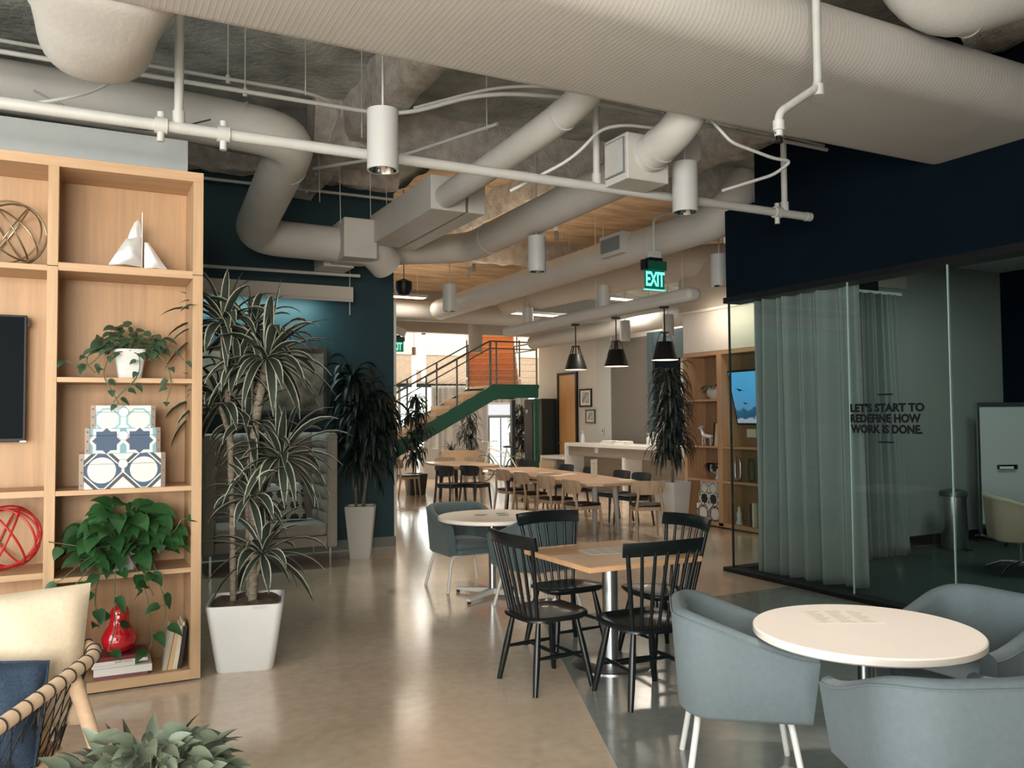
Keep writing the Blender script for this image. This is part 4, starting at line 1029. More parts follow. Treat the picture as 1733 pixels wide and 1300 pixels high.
# ================================================================== CHAIRS AND TABLES
def spindle_chair(label, loc, rz, group):
    t = thing('spindle_chair', label, 'chair', loc, rz, group)
    b = MB(); N = 18
    def outline(k): # rounded shield seat
        a = 2 * PI * k / 40; c, s = math.cos(a), math.sin(a); e = .5
        x = .232 * math.copysign(abs(c) ** e, c); y = .215 * math.copysign(abs(s) ** e, s)
        return x * (1 + .10 * (y / .215)), y
    rings = []
    for f, z in ((.90, .418), (1, .430), (1, .444), (.97, .450), (.8, .446), (.5, .441), (.2, .440), (.02, .440)):
        rings.append([(outline(k)[0] * f, outline(k)[1] * f, z + (.012 * (outline(k)[1] / .215) if f > .9 else 0)) for k in range(40)])
    b.loft(rings).build('seat', BLACKW, t, smooth=True, angle=60)
    def crest(u): x = .262 * u; return Vector((x, -.275 + .055 * u * u, .905 - .006 * u * u))
    b = MB(); rings = []
    for i in range(25):
        u = -1 + i / 12; c = crest(u); T = (crest(u + .01) - crest(u - .01)).normalized(); nrm = Vector((-T.y, T.x, 0)).normalized()
        h, w = .042, .012
        rings.append([c + nrm * (w * x) + Vector((0, 0, h * z)) + nrm * (-.012 * z) for x, z in ((-1, -.8), (-.7, -1), (.7, -1), (1, -.8), (1, .8), (.7, 1), (-.7, 1), (-1, .8))])
    b.loft(rings).build('crest_rail', BLACKW, t, smooth=True, angle=50)
    for i in range(7):
        u = -1 + i / 3; c = crest(u * .90); p0 = Vector((.165 * u, -.175 + .02 * u * u, .44))
        r = [.0095, .0112, .0095] if abs(u) < .99 else [.012, .0145, .0125]
        MB().tube([p0, p0.lerp(c, .45), c - Vector((0, 0, .02))], r, 10).build('spindle', BLACKW, t, smooth=True)
    L = {}
    for sx in (-1, 1):
        for sy in (-1, 1):
            p0, p1 = Vector((sx * .145, sy * .135, .43)), Vector((sx * .215, sy * .205, 0)); L[sx, sy] = (p0, p1)
            MB().tube([p0, p0.lerp(p1, .45), p0.lerp(p1, .7), p1], [.014, .0215, .0205, .0155], 14).build('leg', BLACKW, t, smooth=True)
    for sx in (-1, 1):
        a = L[sx, -1][0].lerp(L[sx, -1][1], .52); c = L[sx, 1][0].lerp(L[sx, 1][1], .52)
        MB().tube([a, a.lerp(c, .5), c], [.009, .0145, .009], 10).build('stretcher', BLACKW, t, smooth=True)
    a = L[-1, -1][0].lerp(L[-1, -1][1], .52).lerp(L[-1, 1][0].lerp(L[-1, 1][1], .52), .5); c = Vector((-a.x, a.y, a.z))
    MB().tube([a, a.lerp(c, .5), c], [.009, .014, .009], 10).build('stretcher', BLACKW, t, smooth=True)
    for sy in (-1, 1):
        a = L[-1, sy][0].lerp(L[-1, sy][1], .62); c = L[1, sy][0].lerp(L[1, sy][1], .62)
        if sy > 0: MB().tube([a, a.lerp(c, .5), c], [.008, .013, .008], 10).build('stretcher', BLACKW, t, smooth=True)
    return t
g = 'black spindle chairs around the square wood table'
sc0 = spindle_chair('black spindle chair in full view on the left side of the square wood table', (2.60, 4.60, 0), facing(1, .05), g)
dup(sc0, (3.12, 5.21, 0), facing(.03, -1), 'black spindle chair behind the square wood table, by the slate tub chair', g)
dup(sc0, (3.60, 4.74, 0), facing(-1, .04), 'black spindle chair on the glass wall side of the square wood table', g)
dup(sc0, (2.98, 4.10, 0), facing(.06, 1), 'nearest black spindle chair, standing before the front edge of the square wood table', g)

t = thing('square_table', 'square light wood cafe table on a round steel column', 'table', (3.17, 4.72, 0))
MB().box(-.43, .43, -.43, .43, .705, .738).build('table_top', BEECH, t, bevel=.003)
MB().cyl((0, 0, .015), (0, 0, .70), .052, n=32).build('column', STEEL, t, smooth=True)
MB().lathe([(.265, 0), (.265, .008), (.25, .014), (.06, .02), (0, .02)], n=48).build('base', STEEL, t, smooth=True)
MB().box(-.2, .2, -.2, .2, .69, .705).build('top_plate', BLACK, t)
def menu(label, loc, rz, w, h, lines, seed, gl=True):
    t = thing('menu_sheet', label, 'menu', loc, rz)
    MB().box(-w / 2, w / 2, -h / 2, h / 2, 0, .001).build('paper', mat('menu_paper', (.74, .70, .62), .6), t)
    rnd = random.Random(seed); b = MB()
    for i in range(lines):
        y = h / 2 - h * (i + 1) / (lines + 1)
        for x0 in (-w * .42, -w * .12, w * .2):
            L = w * rnd.uniform(.12, .24); b.box(x0, x0 + L, y - .0024, y + .0024, .001, .0013)
    b.build('printed_lines', mat('menu_ink', (.26, .25, .235), .8), t)
    if gl: MB().box(-w / 2 - .012, w / 2 + .012, -h / 2 - .012, h / 2 + .012, .0015, .0045).build('clear_cover', PANE, t)
    return t
menu('white paper menu lying on the square wood table', (3.17, 4.77, .7385), math.radians(-10), .31, .23, 8, 1, False)

def tub_shell(b, hw, hd, base_z, arm_z, back_z, th, scale0):
    """U wall: outer rounded plan; path from front left round the back to front right"""
    P = []; R = .20
    n = 9
    for k in range(n): P.append((-hw, hd - (hd * 2 - R) * k / n))
    for k in range(9): a = PI + PI / 2 * k / 8; P.append((-hw + R + R * math.cos(a), -hd + R + R * math.sin(a)))
    for k in range(1, 9): P.append((-hw + R + (2 * hw - 2 * R) * k / 9, -hd))
    for k in range(9): a = 1.5 * PI + PI / 2 * k / 8; P.append((hw - R + R * math.cos(a), -hd + R + R * math.sin(a)))
    for k in range(1, n + 1): P.append((hw, -hd + R + (hd * 2 - R) * k / n))
    m = len(P); rings = []; edge = []
    for i, (x, y) in enumerate(P):
        a, c = P[max(0, i - 1)], P[min(m - 1, i + 1)]; T = Vector((c[0] - a[0], c[1] - a[1])).normalized(); N = Vector((-T.y, T.x))   # inward
        f = min(1, max(0, (y + hd) / (2 * hd))); f = f * f * (3 - 2 * f)
        top = back_z + (arm_z - back_z) * f; lean = 1.0
        o = Vector((x, y)); ob = Vector((x * scale0, y * scale0 + .0))
        def at(p, z): return (p.x, p.y, z)
        om = ob.lerp(o, .55)
        rings.append([at(ob + N * .02, base_z), at(ob, base_z + .02), at(om, base_z + (top - base_z) * .5), at(o, top - .03), at(o + N * .012, top - .006), at(o + N * (th * .5), top + .004),
                      at(o + N * (th - .012), top - .006), at(o + N * th, top - .03), at(om + N * (th * 1.15), base_z + (top - base_z) * .5), at(ob + N * (th * 1.2), base_z + .02)])
        edge.append(Vector(at(o - N * .001, top - .022)))
    b.loft(rings)
    return edge
def tub_chair(label, loc, rz, fab, group, metal=WHITEM, legs=True, name='tub_chair'):
    t = thing(name, label, 'armchair', loc, rz, group)
    b = MB(); edge = tub_shell(b, .325, .30, .345, .64, .795, .075, .91); b.build('shell', fab, t, smooth=True, angle=70)
    MB().tube(edge, .004, 6).build('piping', fab, t, smooth=True)
    s = MB(); s.prism(rrect(.47, .50, .12, 6, 0, .025), .345, .395); s.build('seat_base', fab, t, bevel=.01)
    s = MB(); s.prism(rrect(.465, .49, .10, 6, 0, .035), .397, .468); s.build('seat_cushion', fab, t, bevel=.025, smooth=True)
    if legs:
        for sx in (-1, 1):
            for sy in (-1, 1):
                P = fillet([(sx * .06, sy * .19, .333), (sx * .215, sy * .195, .333), (sx * .285, sy * .25, .004)], .06, 6)
                MB().tube(P, .0145, 12).build('leg', metal, t, smooth=True)
        for sy in (-1, 1): MB().bar((-.1, sy * .19, .338), (.1, sy * .19, .338), .03, .012).build('seat_bracket', metal, t)
    return t
g = 'blue-grey tub chairs at the near round table'
tc0 = tub_chair('blue-grey tub chair at the left of the near white round table', (2.70, 2.98, 0), facing(.80, -.60), TUB, g)
dup(tc0, (2.72, 1.96, 0), facing(.42, .90), 'nearest blue-grey tub chair, turning its back to the viewer', g)
dup(tc0, (3.70, 2.52, 0), facing(-1, .02), 'blue-grey tub chair on the far right side of the near white round table', g)
g = 'slate tub chairs at the farther round table'
td0 = tub_chair('dark slate tub chair on the far left of the farther white round table', (3.36, 7.55, 0), facing(.05, -1), TUBD, g)
dup(td0, (3.56, 6.42, 0), facing(-.12, 1), 'slate tub chair with its back to the black spindle chairs', g)

def round_table(label, loc, r, star):
    t = thing('round_table', label, 'table', loc)
    MB().lathe([(r - .012, .700), (r, .708), (r, .732), (r - .006, .738), (0, .738)], n=72).build('table_top', TABLEW, t, smooth=True, angle=30)
    MB().box(-.17, .17, -.17, .17, .685, .70).build('top_plate', BLACK, t)
    MB().cyl((0, 0, .03), (0, 0, .69), .034, n=24).build('column', STEEL, t, smooth=True)
    for k in range(4):
        a = star + PI / 2 * k; e = Vector((math.cos(a), math.sin(a), 0))
        b = MB(); b.loft([[Vector(p) for p in ring] for ring in ([(e * .03 + Vector((-e.y * w, e.x * w, z))) for w, z in ((-.03, .025), (.03, .025), (.03, .075), (-.03, .075))],
                                                                 [(e * .40 + Vector((-e.y * w, e.x * w, z))) for w, z in ((-.022, .022), (.022, .022), (.022, .045), (-.022, .045))])])
        b.build('foot', WHITEM if r > .48 else STEEL, t, bevel=.004)
        MB().cyl(e * .385 + Vector((0, 0, 0)), e * .385 + Vector((0, 0, .022)), .016, n=12).build('glide', BLACK, t)
    return t
round_table('near white round table among the blue-grey tub chairs', (2.99, 2.52, 0), .46, .3)
menu('printed sheet lying on the near white round table', (3.06, 2.71, .7385), math.radians(-27), .30, .245, 9, 2, False)
round_table('farther white round table between the two slate tub chairs', (3.42, 7.02, 0), .50, .55)
for i, (x, y) in enumerate(((3.33, 7.07), (3.50, 6.95), (3.55, 7.08))):
    t = thing('glass_coaster', 'small clear glass dish on the farther white round table', 'dish', (x, y, .7385), group='clear dishes on the farther round table')
    MB().lathe([(0, 0), (.055, .0), (.06, .012), (.055, .012), (.05, .004), (0, .004)], n=24).build('dish', PANE, t, smooth=True)

# bentwood dining chairs
def dining_chair(label, loc, rz, m, seatm, group):
    t = thing('dining_chair', label, 'chair', loc, rz, group)
    b = MB(); R = []
    for f, z in ((.93, .435), (1, .442), (1, .455), (.96, .462), (.5, .456), (.02, .455)): R.append([(x * f, y * f, z) for x, y in rrect(.42, .42, .10, 5)])
    b.loft(R).build('seat', seatm, t, smooth=True, angle=50)
    MB().prism(rrect(.38, .38, .06, 4), .385, .433).build('apron', m, t)
    b = MB(); n, mm = 24, 10
    for side, off in ((1, 0), (-1, -.014)):
        def fn(u, v):
            x = (u - .5) * 2; z = v; hw = .225 * (1 - .16 * (1 - v) ** 2)
            r = (1 - abs(x) ** 4) ** .25
            return (x * hw * (1), -.215 - .02 * z + .06 * x * x + off, .60 + .185 * (.5 + (z - .5) * (.55 + .45 * r)))
        b.grid(fn, n, mm)
    b.build('backrest', m, t, smooth=True, angle=60)
    for s in (-1, 1):
        MB().tube([(s * .185, -.265, 0), (s * .172, -.205, .42), (s * .150, -.222, .60), (s * .14, -.225, .70)], [.015, .021, .017, .010], 12).build('leg', m, t, smooth=True)
        MB().tube([(s * .195, .205, 0), (s * .172, .165, .435)], [.013, .022], 12).build('leg', m, t, smooth=True)
    return t
g = 'light wood chairs along the long cafe table'
ch0 = dining_chair('light wood chair at the near end of the long table, back toward the viewer', (6.84, 9.28, 0), facing(.42, .90), ASH, BLACK, g)
for y, lb in ((9.82, 'light wood chair nearest on the left side of the long table'), (10.68, 'second light wood chair on the left side of the long table'),
              (11.6, 'third light wood chair on the left side of the long table'), (12.4, 'farthest light wood chair on the left side of the long table')):
    dup(ch0, (6.16 + .1 * (y - 9.8), y, 0), facing(1, .1 + jit(.06)), lb, g)
g = 'dark chairs along the counter side of the long table'
cd0 = dining_chair('dark chair nearest on the counter side of the long table', (7.44, 10.45, 0), facing(-1, -.05), DARKW, BLACK, g)
for y, lb in ((11.05, 'second dark chair on the counter side of the long table, right of the paper stand'), (12.1, 'third dark chair on the counter side, left of the paper stand'), (12.95, 'farthest dark chair on the counter side of the long table')):
    dup(cd0, (7.42 + .07 * (y - 10), y, 0), facing(-1, jit(.08)), lb, g)
g = 'dark chairs at the far cafe table'
for x, y, lb in ((5.98, 13.95, 'left one of two dark chairs at the far table, beside the bright floor'), (6.40, 13.8, 'right one of two dark chairs at the far table')):
    dup(cd0, (x, y, 0), facing(.90, .43), lb, g)
g = 'light wood chairs in the far seating area'
for x, y, dx, dy, lb in ((6.12, 16.5, 1, -.1, 'light wood chair far back beside the navy wall edge'), (7.0, 16.55, -.2, -1, 'light wood chair behind the far table, facing the viewer'),
                         (7.55, 16.3, -.4, -1, 'pale chair behind the far table, nearest the planter bowl'), (7.9, 14.1, -1, -.2, 'light wood chair beyond the far end of the long table')):
    dup(ch0, (x, y, 0), facing(dx, dy), lb, g)
dup(cd0, (7.75, 14.6, 0), facing(-1, -.4), 'dark chair in front of the bicycle', 'dark chairs at the far cafe table')
def boat_table(label, loc, L, W, h, m):
    t = thing('long_table', label, 'table', loc); P = []
    for k in range(25): y = -L / 2 + L * k / 24; P.append((W / 2 * (1 - .16 * (2 * y / L) ** 2) , y))
    e = .12
    poly = [(x, y) for x, y in P] + [(x * .55, y + e) for x, y in P[-1:]] + [(-x * .55, y + e) for x, y in P[-1:]] + [(-x, y) for x, y in reversed(P)] + [(-x * .55, y - e) for x, y in P[:1]] + [(x * .55, y - e) for x, y in P[:1]]
    MB().prism(poly, h - .042, h).build('table_top', m, t, bevel=.006)
    for sx in (-1, 1):
        for sy in (-1, 1): MB().tube([(sx * W * .15, sy * (L / 2 - .28), h - .042), (sx * W * .18, sy * (L / 2 - .24), 0)], [.042, .030], 16).build('leg', mat('pale_table_leg', (.42, .42, .39), .45) if sy < 0 else DARKW, t, smooth=True)
    b = MB()
    for sx in (-1, 1): b.box(sx * W * .20 - .012, sx * W * .20 + .012, -L / 2 + .3, L / 2 - .3, h - .10, h - .042)
    b.build('apron', m, t)
    return t
boat_table('long light wood cafe table lined with chairs', (6.73, 11.5, 0), 3.75, 1.04, .735, ASHT).rotation_euler = (0, 0, math.radians(-5))
boat_table('far shorter wood table behind the two dark chairs', (6.72, 15.2, 0), 1.7, 1.0, .735, ASHT)
t = thing('paper_stand', 'upright white menu stand on the long cafe table', 'menu stand', (6.83, 10.55, .7355), math.radians(20))
MB().box(-.05, .05, -.012, .012, 0, .012).build('base', PANE, t); MB().box(-.075, .075, -.003, .003, .01, .27).build('sheet', PAPER, t)
b = MB()
for i, (z, w) in enumerate(((.235, .05), (.205, .09), (.195, .09), (.165, .06), (.14, .08), (.12, .07), (.10, .08), (.07, .05))): b.box(-w / 2, w / 2, -.0036, -.003, z, z + .006)
b.build('printed_lines', mat('pale_grey_ink', (.50, .49, .46), .8), t)
for x, y in ((6.5, 12.4), (6.75, 11.9), (6.6, 11.2), (6.9, 11.4), (6.95, 9.9)):
    o = tag(MB().box(x - .11, x + .11, y - .08, y + .08, .7355, .7375).build('table_card', PAPER), 'thin white card lying flat on the long cafe table', 'card', 'white cards on the long table')

# black pendants
SHI = mat('pendant_inner_white', (.85, .78, .68), .5, emit=(1, .80, .62), estr=.8)
def pendant(loc, label):
    t = thing('pendant_lamp', label, 'pendant lamp', loc, group='black cone pendant lamps over the long table')
    MB().lathe([(.178, 0), (.105, .235), (.10, .24), (.0, .24)], n=40, cap=False).build('shade', BLACK, t, smooth=True, angle=50)
    MB().lathe([(.174, .002), (.10, .228), (0, .23)], n=40, cap=False).build('shade_lining', SHI, t, smooth=True)
    for k in range(4):
        a = PI / 4 + PI / 2 * k; c, s = math.cos(a), math.sin(a)
        MB().bar((.13 * c, .13 * s, .16), (.06 * c, .06 * s, .36), .018, .006, (c, s, 0)).build('strap', BLACK, t)
    MB().lathe([(.066, .355), (.066, .365), (0, .365)], n=20).build('strap_ring', BLACK, t)
    MB().cyl((0, 0, .23), (0, 0, .70), .009, n=8).build('rod', BLACK, t)
    MB().lathe([(.0, .675), (.065, .68), (.065, .70), (0, .70)], n=24).build('canopy', BLACK, t)
    MB().lathe([(0, .06), (.03, .07), (.038, .10), (.02, .15), (0, .16)], n=16).build('bulb', mat('warm_bulb', (1, .9, .8), .4, emit=(1, .75, .5), estr=9), t, smooth=True)
    return t
p0 = pendant((6.8, 8.78, 2.37), 'black pendant lamp nearest the glass wall')
dup(p0, (6.8, 9.89, 2.35), .4, 'middle one of the three black pendant lamps'); dup(p0, (6.8, 10.98, 2.36), .8, 'black pendant lamp nearest the staircase')
t = thing('lighting_raceway', 'long beige raceway the black pendants hang from', 'raceway', (6.8, 9.9, 3.07))
MB().box(-.11, .11, -1.75, 3.4, 0, .17).build('channel', DUCT, t, bevel=.06, smooth=True)
for y in (-1.5, .5, 2.8): MB().cyl((0, y, .14), (0, y, 1.6), .006, n=6).build('hanger_rod', PIPE, t)

# beige swivel armchair inside the meeting room
BEI = mat('beige_wool', (.34, .29, .21), .85, bump=.2, bscale=300)
t = tub_chair('beige swivel armchair inside the meeting room', (8.58, 5.28, .006), facing(.75, -.66), BEI, None, legs=False, name='swivel_armchair')
MB().cyl((0, 0, .09), (0, 0, .345), .03, n=16).build('column', CHROME, t, smooth=True)
for k in range(4):
    a = PI / 4 + PI / 2 * k; e = Vector((math.cos(a), math.sin(a), 0))
    MB().tube([e * .02 + Vector((0, 0, .12)), e * .20 + Vector((0, 0, .10)), e * .36 + Vector((0, 0, .03))], [.018, .015, .012], 10).build('foot', CHROME, t, smooth=True)
    MB().cyl(e * .355, e * .355 + Vector((0, 0, .03)), .014, n=10).build('glide', BLACK, t)
# ================================================================== COUNTER ZONE
STONE = mat('white_quartz_counter', (.78, .80, .79), .35, var=.03)
t = thing('high_counter', 'white waterfall counter with wood-grain front below the pendants', 'counter', (9.5, 14.1, 0))
MB().box(0, .75, -1.75, 1.75, 1.0, 1.07).build('counter_top', STONE, t, bevel=.004)
MB().box(0, .75, 1.67, 1.75, 0, 1.0).build('end_panel', STONE, t)
MB().box(0.02, .75, -.48, -.40, 0, .82).build('support_panel', STONE, t)
GREYWOOD = wood('grey_wood_front', (.30, .255, .21), .85, .5, axis=1)
MB().box(.06, .10, -1.75, 1.67, .80, 1.0).build('apron', GREYWOOD, t); MB().box(.45, .49, -1.75, 1.67, 0, .80).build('front_panel', GREYWOOD, t)
for y in (.55, -1.45): MB().box(.045, .06, y - .06, y + .06, .885, .985).build('socket_plate', WHITEM, t)
t = thing('low_desk', 'lower white desk at the far end of the counter', 'desk', (9.45, 16.35, 0))
MB().box(0, .75, -.48, .5, .70, .76).build('desk_top', STONE, t, bevel=.004); MB().box(0, .75, .44, .5, 0, .70).build('end_panel', STONE, t); MB().box(.4, .43, -.48, .44, 0, .70).build('front_panel', GREYWOOD, t)
def pump(loc, label, s=1.0):
    t = thing('pump_bottle', label, 'bottle', loc)
    MB().lathe([(0, 0), (.036, 0), (.038, .01), (.038, .12), (.03, .145), (.013, .15), (.013, .17), (0, .17)], n=20).build('bottle', WHITEM, t, smooth=True)
    b = MB(); b.cyl((0, 0, .17), (0, 0, .205), .006, n=8); b.bar((-.04, 0, .205), (.012, 0, .21), .014, .01); b.build('pump', WHITEM, t); t.scale = (s, s, s)
pump((9.66, 15.35, 1.0705), 'white pump bottle at the far end of the high counter', 1.25)
pump((9.62, 12.95, 1.0705), 'white pump bottle beside the white carton on the high counter', 1.15)
t = thing('white_carton', 'tall white carton next to a pump bottle on the high counter', 'box', (9.66, 12.78, 1.0705), .3)
MB().box(-.045, .045, -.045, .045, 0, .27).build('carton', PAPER, t); MB().bar((-.047, -.01, .2), (-.047, .025, .24), .004, .006).build('printed_mark', REDW, t)
for loc, rz, w, lb in (((9.72, 14.42, 1.0705), .1, .36, 'folded white towel on the left on the high counter'), ((9.70, 13.88, 1.0705), -.15, .40, 'folded white towel on the right on the high counter')):
    t = thing('folded_towel', lb, 'towel', loc, rz, 'folded towels on the counter')
    for i in range(3): MB().box(-.13 + .01 * i, .13 - .012 * i, -w / 2, w / 2 - .03 * i, .026 * i, .026 * i + .024).build('fold', PAPER, t, bevel=.01)

# far bookcase with its ornaments (front plane faces the tables)
FX = 8.35
t = thing('bookcase', 'oak bookcase behind the glass corner, holding a television showing fish', 'bookcase', (FX, 7.2, 0))
def fp(name, y0, y1, z0, z1, m, x0=.0, x1=.40): MB().box(x0, x1, y0 - 7.2, y1 - 7.2, z0, z1).build(name, m, t, bevel=.0015)
OAKF = wood('far_oak', (.50, .30, .165), .8, .5); OAKY = wood('far_oak_along', (.50, .30, .165), .8, .5, axis=1)
for y0, y1 in ((10.26, 10.34), (9.47, 9.57), (7.16, 7.24)): fp('upright', y0, y1, .03, 2.535, OAKF)
fp('top_board', 7.16, 10.34, 2.535, 2.595, OAKY); fp('bottom_board', 7.16, 10.34, .02, .075, OAKY)
for z in (1.885, 1.19, .69): fp('shelf', 9.57, 10.26, z - .03, z, OAKY)
for z in (1.19, .69): fp('shelf', 7.24, 9.47, z - .03, z, OAKY)
fp('back_panel', 7.24, 10.26, .075, 2.535, wood('far_oak_back', (.30, .18, .10), .8, .6), .37, .40)
fp('plinth', 7.2, 10.3, 0, .02, BLACK, .04, .36)
t = thing('television', 'tilted television showing blue fish tank footage', 'television', (FX + .16, 8.72, 1.90), 0, rot=(0, math.radians(-13), 0))
MB().box(-.02, .03, -.68, .68, -.40, .40).build('casing', BLACK, t, bevel=.004)
def fishtank():
    m, nt, b = nodes_of('fish_tank_footage'); N, L = nt.nodes, nt.links
    tc = N.new('ShaderNodeTexCoord'); s = N.new('ShaderNodeSeparateXYZ'); L.new(tc.outputs['Object'], s.inputs[0])
    n = N.new('ShaderNodeTexNoise'); n.inputs['Scale'].default_value = 6; n.inputs['Detail'].default_value = 6; L.new(tc.outputs['Object'], n.inputs['Vector'])
    a = N.new('ShaderNodeMath'); a.operation = 'MULTIPLY_ADD'; a.inputs[1].default_value = .30; L.new(n.outputs['Fac'], a.inputs[0]); L.new(s.outputs[2], a.inputs[2])
    r = N.new('ShaderNodeValToRGB'); e = r.color_ramp.elements; mr = N.new('ShaderNodeMapRange')
    mr.inputs['From Min'].default_value = -.30; mr.inputs['From Max'].default_value = .55; L.new(a.outputs[0], mr.inputs[0]); L.new(mr.outputs[0], r.inputs['Fac'])
    e[0].position = .0; e[0].color = (.30, .34, .42, 1); e[1].position = 1; e[1].color = (.10, .42, .75, 1)
    for p, c in ((.15, (.42, .45, .52, 1)), (.19, (.02, .09, .16, 1)), (.32, (.03, .12, .21, 1)), (.36, (.12, .30, .5, 1)), (.55, (.09, .36, .68, 1))):
        q = e.new(p); q.color = c
    L.new(r.outputs[0], b.inputs['Emission Color']); b.inputs['Emission Strength'].default_value = .8; b.inputs['Base Color'].default_value = (.01, .02, .03, 1); b.inputs['Roughness'].default_value = .2
    return m
MB().box(-.024, -.02, -.655, .655, -.375, .375).build('screen', fishtank(), t)
fi = MB()
for y, z, s in ((.46, .12, .10), (.40, -.08, .07), (.05, .05, .09), (-.25, .15, .08), (.18, -.20, .06)):
    fi.add([(-.026, y + s, z + s * .25), (-.026, y, z), (-.026, y - s, z - s * .45), (-.026, y - s * .2, z - s * .15), (-.026, y + s * .4, z - s * .25)], [(0, 1, 3, 4), (1, 2, 3)])
fi.build('fish_silhouettes', mat('fish_shade', (.005, .02, .06), .6), t)
MB().box(.03, .18, -.12, .12, -.15, .15).build('tilt_mount', BLACK, t)
t = thing('wall_plate', 'small pale plate below the fish television', 'plate', (FX + .362, 9.25, 1.38)); MB().box(-.006, .006, -.09, .09, -.06, .06).build('plate', PAPER, t)
t = thing('potted_plant', 'pale drooping plant in a white bowl on the highest shelf of the far bookcase', 'plant', (FX + .18, 9.78, 1.8855))
MB().lathe([(0, 0), (.09, 0), (.14, .06), (.15, .14), (.11, .19), (.10, .18)], n=28).build('bowl', mat('cream_glaze', (.55, .50, .45), .35), t, smooth=True)
rnd = random.Random(31); bl = MB()
for i in range(60):
    a = rnd.uniform(0, 6.28); leaf(bl, (.05 * math.cos(a), .1 * math.sin(a) + .06 * rnd.random(), .17), (math.cos(a) - .2, math.sin(a) * 1.2 + .3, rnd.uniform(.1, .8)), (0, 0, 1), rnd.uniform(.12, .24), .05, .5, 6, True)
bl.build('leaves', LEAFG, t, smooth=True, angle=180)
t = thing('dog_figurine', 'shiny metal dog figurine on a shelf of the far bookcase', 'ornament', (FX + .15, 9.98, 1.1915))
b = MB(); b.tube([(0, -.12, .13), (0, -.02, .14), (0, .07, .15), (0, .11, .22), (0, .13, .25)], [.028, .034, .036, .026, .024], 14); b.build('body', SILVER, t, smooth=True)
b = MB(); b.tube([(0, .11, .26), (0, .15, .265), (0, .20, .25)], [.030, .026, .014], 12); b.build('head', SILVER, t, smooth=True)
for y in (.07, -.11):
    for x in (-.022, .022): MB().tube([(x, y, .12), (x, y + .01, .06), (x, y, .0)], [.014, .010, .011], 8).build('leg', SILVER, t, smooth=True)
MB().tube([(0, -.12, .14), (0, -.16, .17), (0, -.17, .22)], [.009, .007, .004], 8).build('tail', SILVER, t, smooth=True)
for x in (-.02, .02): MB().tube([(x, .11, .275), (x * 1.6, .09, .31)], [.012, .003], 8).build('ear', SILVER, t, smooth=True)
for y, H, T, m, lb in ((9.735, .36, .03, CK, 'dark book right of the metal dog'), (9.69, .34, .025, CT, 'tan book standing behind the dark book by the metal dog'), (9.655, .37, .022, CCR, 'cream book outermost beside the metal dog')):
    t = thing('book', lb, 'book', (FX + .05, y, 1.1905), group='books beside the metal dog', rot=(math.radians(7), 0, 0))
    MB().box(0, .22, -T / 2, T / 2, 0, H).build('cover', m, t); MB().box(.003, .215, -T / 2 + .003, T / 2 - .003, H, H + .002).build('pages', PAGES, t)
t = thing('potted_plant', 'dark plant in a white footed pot on the far bookcase', 'plant', (FX + .17, 9.76, .6905))
MB().lathe([(0, 0), (.06, 0), (.035, .03), (.03, .07), (.09, .10), (.12, .14), (.13, .22), (.11, .22), (.10, .20)], n=28).build('pot', WHITEPLAST, t, smooth=True)
bl = MB()
for i in range(70):
    a = rnd.uniform(0, 6.28); leaf(bl, (.07 * math.cos(a), .07 * math.sin(a), .21), (math.cos(a), math.sin(a), rnd.uniform(-.4, .6)), (0, 0, 1), rnd.uniform(.1, .2), .06, .5, 6, True)
bl.build('leaves', LEAFD, t, smooth=True, angle=180)
GRN = (.10, .19, .10)
for z, w, h, m, lb in ((.0755, .56, .24, pattern('ring_paper_dark', 'ring', WHT, (.03, .035, .04), (.02, .02, .02), WHT, .26, (0, .1)), 'lowest black and white ringed box in the far bookcase'),
                       (.3165, .46, .18, pattern('star_paper_dark', 'star', (.16, .24, .16), (.012, .018, .02), SKY, WHT, .20, (.0, .1)), 'middle box with black stars in the far bookcase'),
                       (.4975, .38, .155, pattern('trellis_paper_green', 'oct', (.6, .6, .56), GRN, WHT, WHT, .20, (0, .2)), 'top pale trellis box in the far bookcase')):
    t = thing('storage_box', lb, 'box', (FX + .21, 9.865, z), -PI / 2, 'patterned boxes in the far bookcase')
    MB().box(-w / 2, w / 2, -.14, .14, 0, h * .7).build('body', m, t); MB().box(-w / 2, w / 2, -.14, .14, h * .7 + .002, h).build('lid', m, t)
    MB().cyl((0, -.14, h * .7), (0, -.147, h * .7), .022, n=14).build('clasp', CHROME, t)
t = thing('figurine', 'small white figurine on the floor shelf of the far bookcase', 'ornament', (FX + .12, 9.27, .0755))
MB().lathe([(0, 0), (.045, 0), (.05, .02), (.03, .08), (.04, .15), (.02, .20), (.026, .24), (0, .27)], n=20).build('body', WHITEPLAST, t, smooth=True)
for y, lb in ((9.33, 'pale oval ring sculpture left of the glass edge'), (9.06, 'dark green oval ring sculpture seen through the glass')):
    t = thing('ring_sculpture', lb, 'ornament', (FX + .16, y, .6905))
    P = [(0, .055 * math.copysign(abs(math.cos(a)) ** .6, math.cos(a)), .17 + .155 * math.copysign(abs(math.sin(a)) ** .6, math.sin(a))) for a in [2 * PI * k / 40 for k in range(40)]]
    MB().tube(P, .014, 10, closed=True).build('ring', STEEL if y > 9.2 else GREEN, t, smooth=True)
for y, m, lb in ((8.98, CK, 'black upright book low in the far bookcase behind the glass'), (8.93, CW, 'white upright book low in the far bookcase behind the glass'), (8.88, CG, 'grey upright book low in the far bookcase behind the glass')):
    t = thing('book', lb, 'book', (FX + .06, y, .0755)); MB().box(0, .22, -.018, .018, 0, .33).build('cover', m, t); MB().box(.003, .215, -.014, .014, .33, .332).build('pages', PAGES, t)

